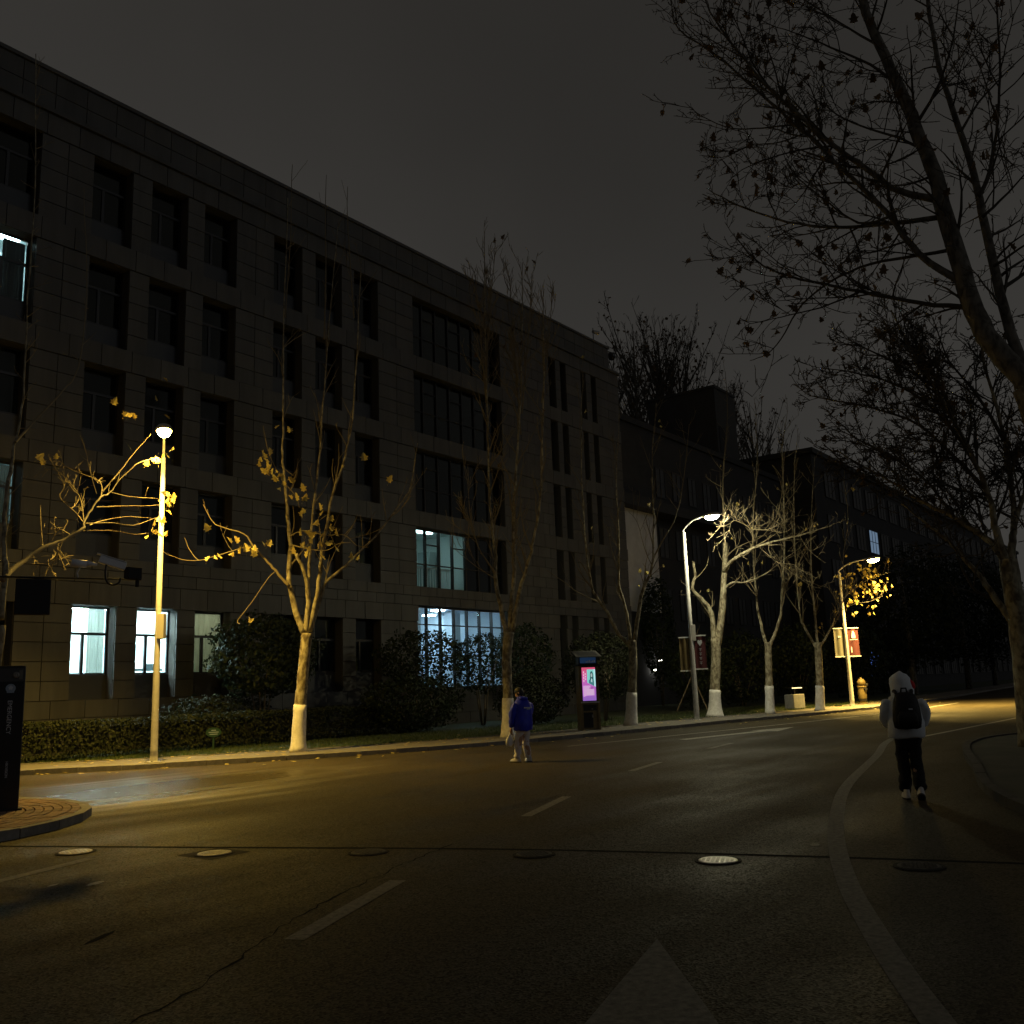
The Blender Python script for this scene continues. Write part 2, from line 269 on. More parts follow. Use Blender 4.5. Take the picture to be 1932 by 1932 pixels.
TREES = {
 'T1': dict(base=(18.11,21.26,.12),
  trunk=[(0.00,-0.00,-0.05),(0.04,-0.03,1.06),(0.11,-0.10,2.31),(0.18,-0.15,3.28)], tr=[0.2, 0.165, 0.155, 0.16],
  limbs=[
   ([(0.11,-0.10,3.28),(-0.06,0.14,4.17),(-0.12,0.28,4.89),(-0.06,0.31,5.80),(-0.07,0.41,6.73),(-0.09,0.52,7.78),(-0.12,0.63,8.62),(-0.06,0.66,9.78),(-0.02,0.72,12.95),(0.08,0.72,17.10)],0.1,0.012,1),
   ([(-0.02,0.67,13.02),(0.12,0.62,15.69),(0.16,0.62,17.89),(0.19,0.63,18.28)],0.02,0.008,0.5),
   ([(1.22,0.28,12.57),(1.29,0.28,15.11),(1.29,0.31,16.96),(1.34,0.31,18.30)],0.025,0.008,0.5),
   ([(0.82,-1.49,12.68),(0.70,-1.44,14.71),(0.62,-1.42,16.08),(0.62,-1.45,16.92)],0.022,0.008,0.5),
   ([(0.16,-0.14,3.28),(0.14,-0.25,4.15),(0.04,-0.29,4.85),(-0.25,-0.18,5.55)],0.09,0.05,0.3),
   ([(0.19,-0.16,4.45),(0.36,-0.04,5.26),(0.55,0.06,6.76),(0.82,0.09,8.31),(1.06,0.15,10.31),(1.31,0.20,12.79),(1.69,0.14,16.70)],0.06,0.01,1),
   ([(0.22,-0.18,3.32),(0.33,-0.41,4.33),(0.34,-0.56,5.20),(0.34,-0.69,5.90),(0.48,-0.93,7.34),(0.60,-1.17,8.06),(0.78,-1.45,9.53),(0.83,-1.63,12.18),(0.86,-1.78,14.50)],0.085,0.01,1),
   ([(0.24,-0.21,3.32),(0.55,-0.32,4.35),(0.74,-0.33,4.75),(1.25,-0.62,5.27),(1.49,-0.68,5.50),(2.07,-1.03,6.19),(2.73,-1.44,7.20),(3.08,-1.59,7.81),(3.35,-1.67,9.22)],0.07,0.01,1),
   ([(-0.40,-0.08,4.59),(-0.74,0.13,5.05),(-0.99,0.26,5.36),(-1.31,0.45,5.77),(-1.53,0.55,6.08),(-2.15,1.00,6.34),(-2.45,1.17,6.89)],0.05,0.008,0.5),
   ([(-1.14,0.67,5.81),(-1.70,1.03,5.59),(-2.26,1.39,5.37),(-2.56,1.52,5.33)],0.02,0.006,0.3),
   ([(-0.49,-0.17,6.02),(-0.26,-0.51,6.18),(0.14,-1.00,6.02),(0.46,-1.41,6.01),(0.64,-1.72,5.70),(0.83,-2.02,5.61)],0.022,0.007,0.6),
   ([(-0.46,-0.20,5.78),(-0.20,-0.60,5.65),(0.10,-1.04,5.57),(0.27,-1.36,5.74),(0.44,-1.69,5.77)],0.022,0.007,0.6),
   ([(0.11,-0.45,6.41),(0.19,-0.73,6.53),(0.32,-1.06,6.75)],0.015,0.006,0.5),
   ([(0.71,-1.14,6.07),(0.73,-1.48,6.31),(0.67,-1.75,6.59)],0.013,0.006,0.3),
   ([(-0.50,0.01,7.56),(-0.83,0.12,8.11),(-1.07,0.16,8.66),(-1.23,0.13,9.21)],0.018,0.006,0.4),
   ([(-0.41,0.11,7.67),(-0.30,-0.27,7.99)],0.012,0.006,0.1),
   ([(-0.45,0.03,7.57),(-0.34,-0.28,7.18),(-0.38,-0.46,6.82)],0.013,0.006,0.2),
   ([(-0.75,0.11,5.03),(-0.97,0.16,4.82),(-1.30,0.32,4.26),(-1.58,0.43,3.85),(-1.77,0.45,3.61),(-1.78,0.33,3.52)],0.01,0.005,0),
  ],
  leaves=[(-1.27,0.06,8.42),(-1.13,-0.06,8.44),(-1.28,0.16,8.22),(-1.18,0.13,8.34),(-1.20,0.01,8.17),(-1.23,0.26,8.12),(-1.09,0.12,8.07),(-1.06,-0.02,8.07),(-1.22,0.10,7.88),(-1.08,0.10,7.90),(-1.04,-0.06,7.86),(-0.98,-0.18,7.89),(-0.86,-0.15,7.79),(-0.95,-0.09,7.69),(-0.87,-0.10,7.67),(-0.80,-0.18,7.72),(-0.83,-0.32,7.51),(-0.85,-0.16,7.37),(-0.69,-0.44,7.61),(-0.43,-0.65,7.40),(-0.65,-0.38,7.12),(-0.30,-0.60,7.13),(-0.57,-0.55,7.12),(-0.36,-0.60,6.73),(-0.38,-0.57,6.64),(0.01,-0.88,6.85),(-0.02,-1.01,6.65),(0.25,-1.12,6.52),(-0.06,-0.80,6.40),(0.23,-1.10,6.29),(0.29,-1.06,6.23),(0.35,-1.24,6.11),(-0.40,-0.56,6.13),(-0.25,-0.65,6.08),(-0.18,-0.83,6.01),(0.00,-0.99,6.03),(-0.11,-0.70,5.87),(-0.35,-0.62,5.75),(0.00,-0.86,5.74),(-0.04,-0.99,5.76),(-0.25,-0.76,5.62),(0.23,-1.05,5.80),(0.37,-1.17,5.65),(-0.24,-0.62,5.50),(-0.02,-1.02,5.39),(-0.53,-0.41,5.60),(0.67,-1.51,5.43),(0.81,-1.59,5.38),(-2.38,1.08,6.24),(-1.90,0.69,5.88),(-1.78,0.55,5.89),(-1.62,0.56,5.63),(-1.59,0.38,5.66),(-1.36,0.30,5.66),(-1.39,0.26,5.51),(-1.82,0.68,5.50),(-2.06,0.90,5.45),(-2.16,0.93,5.40),(-2.32,1.07,5.37),(-1.18,0.13,5.78),(-1.10,-0.04,5.80),(-1.48,0.32,3.66),(-1.36,0.36,3.63),(-0.90,-0.09,9.21),(-0.66,-0.34,9.14),(1.48,-2.27,7.68),(0.42,-1.36,8.03),(0.95,-1.73,8.35)]),
 'T0': dict(base=(7.51,16.72,.12),
  trunk=[(0.00,-0.00,-0.05),(0.06,-0.03,1.14),(0.14,-0.06,2.09),(0.18,-0.08,2.89)], tr=[0.15, 0.1, 0.085, 0.08],
  limbs=[
   ([(0.18,-0.08,3.00),(0.37,0.28,3.89),(0.44,0.53,4.30),(0.51,0.74,5.10),(0.63,0.90,5.80),(0.74,1.06,6.31),(0.85,1.20,6.57),(0.96,1.33,7.04),(1.05,1.46,7.80),(1.09,1.61,9.61),(1.15,1.74,12.14),(1.09,1.92,15.21)],0.055,0.008,1),
   ([(0.69,0.90,6.38),(1.07,1.25,6.80),(1.48,1.41,7.31),(1.86,1.52,7.80),(2.20,1.62,8.42),(2.39,1.77,10.08),(2.35,2.01,12.42)],0.028,0.008,0.6),
   ([(0.21,0.01,3.68),(0.97,1.00,4.14),(1.64,1.53,4.56),(2.25,1.97,4.81),(2.85,2.34,5.16),(3.13,2.81,5.40),(3.50,3.20,5.79),(3.91,3.55,6.18),(4.30,3.88,6.39),(4.80,4.15,6.92),(5.36,4.37,7.40),(5.98,4.55,7.65)],0.05,0.007,0.5),
   ([(4.31,4.20,6.47),(4.87,4.46,7.09),(5.32,4.57,7.68),(5.80,4.63,8.26)],0.018,0.006,0.1),
   ([(4.48,4.13,6.47),(5.26,4.45,6.51),(6.01,4.54,6.59)],0.013,0.006,0.1),
   ([(4.21,4.25,6.09),(4.89,4.45,6.23),(5.49,4.50,6.32),(6.10,4.49,6.43)],0.015,0.006,0.1),
   ([(4.09,4.30,5.65),(4.54,4.61,5.84),(5.20,4.63,6.03),(5.87,4.60,6.07)],0.013,0.006,0.1),
   ([(3.98,4.35,5.68),(4.77,4.51,5.81),(5.38,4.55,5.83),(5.99,4.54,6.10)],0.015,0.006,0.1),
   ([(3.96,4.36,5.51),(4.77,4.50,5.62),(5.39,4.54,5.60),(5.82,4.62,5.69)],0.014,0.006,0.1),
   ([(3.96,4.36,5.71),(3.96,4.72,5.99),(3.73,5.04,6.38),(3.88,5.16,6.70),(3.77,5.38,7.13),(3.68,5.58,7.43)],0.013,0.006,1.6),
   ([(3.97,4.35,5.74),(4.08,4.72,6.28),(4.07,4.98,6.60),(3.81,5.32,7.06),(3.64,5.60,7.15)],0.013,0.006,1.6),
   ([(4.29,4.21,6.34),(4.46,4.55,6.76),(4.23,4.92,6.99),(4.03,5.22,7.15),(3.88,5.49,7.38)],0.013,0.006,1.6),
   ([(4.20,4.25,6.40),(4.26,4.73,7.10),(4.30,5.03,7.62),(4.30,5.30,8.03)],0.012,0.006,0.2),
   ([(3.59,4.53,5.26),(3.73,4.97,5.03),(3.93,5.20,4.90),(4.14,5.38,4.70)],0.016,0.006,2),
   ([(3.52,4.56,4.96),(3.60,5.20,4.81),(3.47,5.68,4.83)],0.012,0.006,1.6),
   ([(3.51,4.56,4.93),(3.68,5.16,4.71),(3.91,5.48,4.56)],0.012,0.006,1.6),
   ([(3.72,4.47,5.40),(3.78,5.12,5.62),(3.83,5.51,5.40)],0.012,0.006,1.6),
   ([(3.22,4.69,5.08),(3.44,5.27,5.64),(3.57,5.63,6.24)],0.008,0.005,0),
  ],
  leaves=[(5.37,3.31,6.46),(6.14,4.33,6.70),(5.95,3.79,6.54),(5.82,4.11,6.46),(6.06,4.24,6.52),(6.09,4.09,6.50),(5.89,3.91,6.34),(6.41,4.45,6.60),(5.82,3.77,6.10),(5.52,3.92,5.83),(6.04,4.50,6.05),(5.54,3.56,5.86),(5.41,3.80,5.63),(5.94,4.51,5.73),(5.36,3.41,5.47),(6.18,4.41,5.69),(5.65,4.40,5.54),(5.71,3.91,5.82),(5.24,3.86,7.27),(5.78,4.49,7.55),(5.99,4.63,7.61),(5.46,3.50,7.43),(5.83,3.93,7.59),(5.99,3.99,7.79),(4.94,4.37,8.55),(4.90,4.09,8.46),(4.82,3.81,8.37),(4.76,4.61,8.90),(3.48,5.58,7.43),(3.00,4.47,7.02),(3.36,4.60,7.24),(5.86,4.53,9.21),(6.01,4.41,9.73),(5.96,4.21,8.67)]),
 'T2': dict(base=(24.80,18.97,.12),
  trunk=[(-0.00,0.00,-0.05),(0.03,-0.04,1.34),(0.03,-0.04,2.36),(0.09,-0.12,3.35)], tr=[0.19, 0.165, 0.155, 0.17],
  limbs=[
   ([(0.04,-0.06,3.36),(0.01,0.11,4.21),(-0.01,0.26,5.04),(0.05,0.30,5.87),(0.07,0.41,6.93),(0.10,0.49,8.01),(0.16,0.53,10.94),(0.23,0.56,14.48),(0.33,0.56,17.51)],0.1,0.012,1),
   ([(0.10,-0.14,3.35),(0.30,-0.11,4.21),(0.52,-0.12,5.45),(0.67,-0.03,6.94),(0.89,-0.04,8.69),(1.15,-0.10,10.62),(1.42,-0.16,13.80),(1.64,-0.17,16.85)],0.1,0.012,1),
   ([(0.17,-0.22,3.35),(0.27,-0.47,4.58),(0.31,-0.65,5.10),(0.40,-0.89,5.77),(0.42,-1.05,6.37),(0.52,-1.29,7.59),(0.56,-1.47,9.67),(0.59,-1.63,12.22),(0.58,-1.74,14.62)],0.085,0.012,1),
   ([(0.21,0.55,10.56),(0.08,0.64,13.45),(-0.00,0.70,15.22),(-0.05,0.73,16.12)],0.025,0.008,1.6),
   ([(0.17,0.60,11.33),(0.43,0.56,14.12),(0.66,0.46,16.18),(0.80,0.44,17.09)],0.025,0.008,1.6),
   ([(1.30,-0.05,10.28),(1.38,0.14,13.08),(1.43,0.27,15.36),(1.51,0.33,16.43)],0.025,0.008,1.6),
   ([(1.42,-0.04,11.08),(1.51,-0.32,13.40),(1.59,-0.52,15.39),(1.59,-0.59,16.28)],0.025,0.008,1.6),
   ([(0.61,-1.46,10.98),(0.72,-1.75,12.83),(0.77,-1.92,14.33),(0.78,-2.00,15.08)],0.022,0.008,1.4),
   ([(-0.15,0.19,5.31),(-0.47,0.44,5.92),(-0.65,0.49,6.24),(-0.87,0.59,7.26),(-0.97,0.55,8.91)],0.035,0.008,1),
   ([(-0.14,0.19,5.11),(-0.57,0.48,5.43),(-0.99,0.75,5.79),(-1.43,1.05,6.23)],0.022,0.006,1),
  ],
  leaves=[]),
 'T3': dict(base=(31.85,18.48,.12),
  trunk=[(-0.01,0.02,-0.05),(0.05,-0.08,1.21),(0.10,-0.17,2.32),(0.10,-0.18,3.17)], tr=[0.23, 0.17, 0.155, 0.17],
  limbs=[
   ([(0.05,-0.08,2.97),(-0.22,0.26,3.51),(-0.44,0.51,4.27),(-0.71,0.85,4.92),(-0.84,0.95,5.57),(-0.93,0.98,6.19),(-1.02,1.01,8.32),(-1.04,0.92,11.29),(-0.99,0.71,13.89)],0.085,0.01,1),
   ([(-0.53,0.91,4.73),(-1.00,1.43,5.07),(-1.45,1.92,5.59),(-1.85,2.32,5.99)],0.03,0.007,0.5),
   ([(-0.51,0.87,4.68),(-0.97,1.13,4.89),(-1.45,1.41,5.01)],0.02,0.006,0.4),
   ([(0.08,-0.14,3.05),(0.13,0.00,4.19),(0.14,0.23,5.16),(0.23,0.31,5.90),(0.37,0.29,7.11),(0.48,0.33,9.71),(0.76,0.09,12.83)],0.075,0.01,1),
   ([(0.14,-0.24,3.04),(0.26,-0.56,4.62),(0.30,-0.74,5.18),(0.41,-1.05,5.82),(0.41,-1.17,6.59),(0.42,-1.28,7.90),(0.40,-1.36,9.85),(0.51,-1.67,12.39)],0.09,0.012,1),
   ([(0.56,-0.97,5.90),(0.68,-1.10,6.41),(0.91,-1.44,7.08),(1.19,-1.85,7.92),(1.42,-2.19,9.45),(1.63,-2.48,11.59)],0.045,0.01,1),
   ([(0.57,-0.98,6.02),(0.36,-0.83,6.66),(0.15,-0.69,7.70),(-0.11,-0.47,8.12)],0.02,0.006,1),
  ],
  leaves=[]),
 'T4': dict(base=(38.81,18.33,.12),
  trunk=[(-0.00,0.00,-0.05),(0.02,-0.03,0.50),(0.04,-0.08,1.24),(0.09,-0.19,2.31),(0.12,-0.26,3.35)], tr=[0.36, 0.25, 0.215, 0.205, 0.22],
  limbs=[
   ([(0.08,-0.17,3.12),(-0.02,-0.19,4.44),(-0.23,0.02,4.98),(-0.51,0.38,5.54),(-0.54,0.22,6.09),(-0.64,0.19,6.74)],0.13,0.05,0.5),
   ([(0.15,-0.31,3.11),(0.31,-0.59,4.70),(0.38,-0.68,5.50),(0.46,-0.81,6.60),(0.53,-0.88,7.58)],0.17,0.11,0.2),
   ([(0.43,-0.92,7.47),(0.54,-0.85,8.16),(0.71,-0.92,10.62),(1.00,-1.25,13.61),(1.14,-1.25,15.69)],0.05,0.012,1),
   ([(0.37,-0.77,6.29),(-0.10,-1.39,6.66),(-0.14,-2.30,7.04),(-0.14,-3.16,7.24),(-0.02,-4.19,7.38),(0.23,-5.44,7.63),(0.19,-6.02,7.77)],0.095,0.012,1.6),
   ([(0.34,-0.72,5.54),(0.60,-1.08,5.80),(0.88,-1.48,5.78),(1.29,-2.17,6.03),(1.65,-2.75,6.49),(2.07,-3.45,7.05)],0.06,0.012,1.2),
   ([(0.15,-2.18,7.08),(-0.33,-2.53,7.41),(-0.70,-2.61,7.84),(-1.24,-2.20,8.20),(-1.65,-1.98,7.98),(-2.09,-1.67,7.90)],0.035,0.01,2.6),
   ([(-0.58,-2.51,7.87),(-0.80,-3.35,7.69),(-0.82,-4.12,7.50),(-0.91,-4.63,7.74)],0.022,0.007,2),
   ([(0.23,-2.59,7.13),(-0.02,-3.06,6.69),(-0.10,-3.50,6.34),(-0.06,-4.10,6.21),(-0.12,-4.46,5.90),(-0.06,-5.03,5.54)],0.02,0.007,1.8),
   ([(0.29,-4.36,7.43),(0.06,-4.75,6.78),(0.11,-5.38,6.15)],0.015,0.006,1.5),
   ([(1.39,-2.94,6.52),(1.50,-3.56,5.93),(1.61,-4.17,5.42),(1.63,-4.61,5.26)],0.014,0.006,1.5),
   ([(0.37,-0.78,6.36),(0.55,-0.90,6.96),(0.89,-1.37,7.41),(1.45,-2.29,7.84),(1.89,-2.96,9.01),(2.18,-3.32,11.44)],0.04,0.01,1),
  ],
  leaves=[]),
 'T5': dict(base=(41.61,17.01,.12),
  trunk=[(0.02,-0.04,-0.05),(0.04,-0.09,1.14),(0.06,-0.15,2.25),(0.08,-0.20,3.16)], tr=[0.2, 0.165, 0.15, 0.16],
  limbs=[
   ([(0.06,-0.14,2.92),(0.04,0.06,4.04),(0.05,0.18,5.34),(0.15,0.11,8.39),(0.37,-0.27,11.41),(0.49,-0.41,14.53)],0.085,0.01,1),
   ([(0.09,-0.22,2.92),(0.22,-0.75,4.08),(0.21,-0.94,4.96),(0.29,-1.35,8.21),(0.30,-1.59,11.93),(0.37,-1.95,13.66)],0.085,0.01,1),
   ([(0.36,-0.88,4.97),(0.41,-1.36,6.02),(0.53,-2.02,6.93)],0.03,0.007,1),
  ],
  leaves=[]),
 'T6': dict(base=(44.67,15.77,.12),
  trunk=[(-0.00,0.00,-0.05),(0.04,-0.10,1.46),(0.06,-0.18,3.14)], tr=[0.2, 0.17, 0.16],
  limbs=[
   ([(0.03,-0.09,2.89),(-0.05,0.39,3.94),(-0.02,0.53,4.53),(0.06,0.54,7.31),(0.24,0.29,11.25),(0.43,-0.02,13.38)],0.07,0.01,1),
   ([(0.06,-0.16,2.89),(0.27,-0.08,4.50),(0.48,-0.02,6.25),(0.76,-0.12,8.60),(1.14,-0.52,12.34)],0.07,0.01,1),
   ([(0.08,-0.22,2.88),(1.26,-0.44,3.80),(1.98,-0.56,4.53),(2.72,-0.99,5.52),(3.55,-1.84,6.23),(4.34,-2.67,6.53)],0.06,0.01,2),
   ([(1.52,-0.71,4.50),(2.59,-1.23,4.97),(3.34,-1.78,5.10),(3.98,-2.26,5.35)],0.025,0.007,2),
   ([(0.58,-1.65,5.34),(0.60,-1.55,6.87),(0.80,-1.94,8.89),(0.84,-1.88,10.99)],0.03,0.007,1),
  ],
  leaves=[(2.90,-0.95,6.35),(3.77,-1.85,6.94),(3.80,-1.36,6.97),(4.01,-1.91,5.62),(3.86,-2.14,5.96),(3.20,-1.75,5.84),(3.55,-0.95,5.71),(3.01,-0.83,5.95),(3.68,-1.77,5.69),(3.66,-1.01,4.62),(3.62,-1.44,6.06),(3.22,-1.62,5.98),(3.23,-1.28,5.92),(4.13,-2.42,5.68),(3.22,-1.57,5.36),(3.91,-2.49,5.79),(3.23,-1.00,4.46),(2.93,-0.74,5.96),(3.62,-1.65,4.52),(2.98,-1.13,7.02),(3.30,-1.89,5.96),(3.28,-1.23,5.50),(3.18,-1.63,5.55),(3.03,-1.23,5.05),(3.79,-2.22,5.67),(3.52,-1.10,5.38),(3.83,-1.66,6.29),(3.08,-1.21,5.18),(3.39,-1.41,5.91),(3.35,-1.58,5.74),(3.55,-1.50,6.76),(3.77,-2.35,5.57),(3.58,-0.81,5.28),(3.42,-1.62,5.71),(3.29,-1.97,4.50),(3.67,-1.61,4.90),(3.62,-2.70,6.17),(3.43,-1.08,5.36),(3.13,-0.52,5.94),(3.97,-1.98,5.17),(3.63,-1.82,6.72),(3.97,-2.63,5.37),(3.41,-1.87,5.44),(3.18,-0.56,6.57),(3.01,-0.74,4.76),(3.47,-0.94,5.91),(3.40,-1.26,5.45),(3.27,-1.76,5.56),(3.07,-0.96,7.43),(3.38,-1.53,5.58),(3.85,-2.04,5.76),(3.09,-1.15,5.52),(3.32,-0.59,6.36),(3.36,-0.84,5.63),(3.53,-2.59,5.24),(3.78,-1.99,5.58),(3.21,-1.69,5.94),(3.17,-1.48,7.00),(3.31,-0.82,6.47),(3.41,-1.90,5.34),(3.91,-1.89,4.90),(3.36,-1.22,5.19),(3.69,-2.51,5.66),(3.87,-1.96,5.80),(2.80,-0.66,5.70),(3.45,-0.93,5.72),(3.03,-1.26,5.56),(2.76,-0.26,4.70),(4.04,-2.08,5.90),(3.40,-0.90,5.78),(3.37,-1.83,5.47),(3.28,-1.82,6.73),(3.55,-0.65,5.10),(3.64,-1.60,6.54),(3.54,-0.96,6.56),(2.98,-0.90,5.13),(3.48,-1.23,5.16),(3.40,-1.64,6.52),(3.09,-1.02,4.53),(3.20,-1.10,6.32),(3.77,-2.07,5.65),(3.31,-1.39,4.95),(3.02,-0.47,5.57),(3.01,-1.00,6.51),(3.51,-0.85,5.17),(3.56,-1.41,6.74),(3.42,-0.68,4.98),(3.62,-2.06,6.28),(4.17,-2.70,5.86),(3.23,-0.77,5.86),(3.67,-1.84,4.85),(3.71,-2.00,5.93),(3.54,-1.14,6.56),(3.37,-1.44,6.05),(3.23,-1.71,6.38),(3.25,-1.93,6.60),(3.31,-1.71,6.70),(3.21,-1.79,6.69),(3.97,-2.04,6.41),(3.48,-1.58,6.32),(3.84,-1.96,6.07),(3.26,-2.01,6.43),(3.54,-1.77,6.40),(3.97,-2.02,6.39),(3.69,-1.85,6.29),(3.59,-2.00,6.35),(3.51,-1.70,6.38),(3.25,-1.78,6.61),(3.39,-2.03,5.88),(3.49,-2.31,6.37),(3.52,-1.91,6.17),(3.68,-2.35,6.08),(3.89,-1.82,6.40),(3.35,-1.95,6.46),(3.37,-1.77,6.47),(3.27,-1.42,6.73),(3.44,-2.17,6.60),(3.55,-2.19,6.70),(3.40,-1.90,6.31),(3.52,-1.68,6.61)]),
 'R1': dict(base=(18.20,1.60,.12),
  trunk=[(0.00,0.00,-0.05),(-0.02,0.25,2.64),(-0.04,0.40,4.81),(-0.06,0.63,6.32)], tr=[0.34, 0.27, 0.25, 0.235],
  limbs=[
   ([(-0.05,0.61,6.20),(-0.06,0.66,6.53),(-0.10,1.15,7.44),(-0.12,1.36,8.44),(-0.13,1.52,9.65),(-0.14,1.64,10.69),(-0.16,1.87,11.84),(-0.18,2.06,12.75),(-0.20,2.32,13.76),(-0.22,2.54,14.88),(-0.24,2.69,16.09),(-0.24,2.74,17.28)],0.235,0.06,1.1),
   ([(-0.05,0.60,6.38),(0.10,0.82,7.79),(0.26,0.98,9.43),(0.42,1.06,10.52),(0.58,1.24,11.94),(0.73,1.47,13.45),(0.90,1.55,15.07),(1.07,1.59,16.59)],0.11,0.03,1),
   ([(-0.09,0.98,10.07),(0.08,0.75,10.61),(0.24,0.52,11.64),(0.40,0.37,12.88),(0.55,0.31,14.21),(0.70,0.24,15.58)],0.04,0.012,1.2),
   ([(-0.15,1.69,10.26),(-0.29,2.26,10.57),(-0.44,2.88,11.28),(-0.61,3.69,12.38),(-0.76,4.36,13.38),(-0.91,4.94,14.48),(-1.04,5.41,15.57),(-1.15,5.55,16.14)],0.075,0.012,1.5),
   ([(-0.13,1.44,8.54),(-0.22,2.06,9.25),(-0.29,2.49,10.13),(-0.38,3.11,11.14),(-0.47,3.76,12.21),(-0.57,4.49,13.27),(-0.68,5.39,14.63),(-0.79,6.28,15.71),(-0.84,6.39,16.48)],0.075,0.01,1.5),
   ([(-0.14,1.60,9.87),(-0.14,2.43,10.04),(-0.13,3.16,10.21),(-0.13,4.00,10.50),(-0.15,5.03,11.11),(-0.15,5.86,11.81),(-0.10,6.18,12.14)],0.055,0.008,1.6),
   ([(-0.11,1.31,8.01),(-0.33,2.14,8.26),(-0.55,3.11,8.70),(-0.76,3.95,9.08),(-0.96,4.64,9.47),(-1.13,4.98,9.85),(-1.28,5.17,10.23)],0.05,0.008,1.6),
   ([(-0.14,1.54,9.19),(-0.11,2.16,9.28),(-0.11,2.99,9.38),(-0.10,3.78,9.25),(-0.07,4.41,8.94),(-0.03,4.81,8.47),(0.02,5.19,8.15),(0.06,5.64,8.10)],0.038,0.007,1.2),
   ([(-0.28,3.18,8.81),(-0.63,3.85,8.56),(-0.99,4.52,8.44),(-1.32,4.95,8.33)],0.022,0.006,1.4),
   ([(-0.29,3.28,11.24),(-0.42,3.75,12.45),(-0.59,4.70,12.76),(-0.73,5.28,12.93),(-0.87,5.86,13.38),(-0.99,6.18,13.79)],0.026,0.006,1.5),
   ([(-0.30,3.40,11.97),(-0.51,3.96,12.01),(-0.73,4.51,11.95),(-0.94,5.06,11.80),(-1.13,5.35,11.52)],0.024,0.006,1.5),
   ([(-0.33,3.75,12.45),(-0.33,4.41,12.45),(-0.34,5.08,12.63),(-0.34,5.71,12.60),(-0.32,6.17,12.83)],0.018,0.006,1.5),
   ([(-0.22,2.50,10.16),(-0.19,3.10,10.25),(-0.17,3.77,11.05),(-0.13,4.29,11.78),(-0.07,4.51,12.44)],0.03,0.006,1.5),
   ([(-0.15,1.72,11.21),(0.03,2.21,11.82),(0.18,2.95,12.46),(0.35,3.54,13.15),(0.55,3.83,13.97)],0.035,0.007,1.5),
   ([(-0.18,2.06,12.75),(-0.33,2.51,13.35),(-0.50,3.18,13.96),(-0.66,3.69,14.39),(-0.81,4.22,14.78)],0.035,0.007,1.5),
   ([(-0.21,2.35,13.78),(-0.14,3.03,14.64),(-0.06,3.60,15.44),(0.02,4.20,16.18)],0.03,0.007,1.5),
   ([(-0.39,4.49,13.63),(-0.60,4.74,14.24),(-0.79,4.87,14.88),(-0.98,5.00,15.49),(-1.15,4.94,15.82)],0.025,0.006,1.5),
   ([(-0.38,4.30,13.38),(-0.57,4.34,14.06),(-0.76,4.45,14.79),(-0.95,4.49,15.44)],0.022,0.006,1.4),
   ([(-0.10,1.12,11.43),(-0.01,0.77,11.94),(0.09,0.24,12.40),(0.18,-0.15,12.72)],0.03,0.007,1.5),
   ([(-0.08,0.96,9.67),(0.04,0.51,10.03),(0.16,0.02,10.52)],0.035,0.008,1.5),
   ([(-0.08,0.88,8.69),(-0.21,0.46,8.81),(-0.33,-0.05,9.04)],0.035,0.008,1.5),
   ([(-0.16,1.87,11.84),(-0.27,1.43,12.30),(-0.39,1.05,12.97),(-0.51,0.80,13.80)],0.04,0.01,1.3),
  ],
  leaves=[]),
 'R2': dict(base=(22.45,3.57,.12),
  trunk=[(0.00,-0.02,-0.05),(0.00,-0.03,0.91),(0.01,-0.05,2.22),(0.00,-0.01,3.40),(0.00,-0.01,3.85)], tr=[0.3, 0.24, 0.21, 0.19, 0.18],
  limbs=[
   ([(0.00,-0.02,2.33),(-0.13,0.29,2.99),(-0.25,0.50,3.47),(-0.38,0.80,3.97),(-0.51,1.11,4.42),(-0.64,1.35,4.72),(-0.80,1.84,5.23)],0.09,0.015,1.6),
   ([(-0.05,0.33,3.03),(-0.27,0.65,3.23),(-0.46,0.81,3.70),(-0.64,0.87,3.97)],0.04,0.02,0.6),
   ([(-0.01,0.03,3.71),(0.03,0.27,4.23),(0.05,0.61,4.58),(0.05,1.04,4.95),(0.03,1.65,5.40),(0.03,2.07,5.80),(-0.01,2.79,6.38),(-0.02,3.34,6.85)],0.09,0.012,2.2),
   ([(0.00,-0.02,3.71),(0.06,-0.13,4.25),(0.10,-0.20,4.65),(0.14,-0.23,5.57),(0.17,-0.20,6.84),(0.17,-0.03,8.10),(0.21,-0.03,9.11)],0.1,0.02,1.8),
   ([(-0.00,0.01,3.71),(-0.08,0.13,4.36),(-0.14,0.15,4.82),(-0.21,0.20,5.43),(-0.31,0.49,6.52),(-0.43,0.88,7.67),(-0.55,1.30,8.73),(-0.66,1.61,9.74)],0.1,0.015,2.2),
   ([(-0.03,0.19,5.33),(-0.04,0.79,6.26),(-0.06,1.48,7.13),(-0.11,2.36,7.68),(-0.17,3.30,8.07),(-0.16,3.83,8.29)],0.05,0.01,2.6),
   ([(-0.06,0.38,6.01),(-0.24,0.88,7.10),(-0.46,1.64,7.96),(-0.69,2.47,8.41),(-0.91,3.25,8.68)],0.05,0.01,2.6),
   ([(-0.11,0.67,7.20),(-0.10,1.10,8.42),(-0.11,1.60,9.19),(-0.11,2.07,9.83)],0.045,0.01,2.4),
   ([(-0.15,0.93,7.81),(-0.44,1.59,8.45),(-0.72,2.17,8.91),(-0.96,2.53,9.18)],0.04,0.01,2.4),
   ([(-0.15,0.92,4.89),(-0.02,1.51,5.90),(0.07,2.39,6.69),(0.14,3.34,7.43)],0.04,0.01,2.6),
   ([(0.04,-0.23,6.45),(0.22,0.25,7.68),(0.40,0.74,8.60),(0.62,1.01,9.77)],0.05,0.01,2.2),
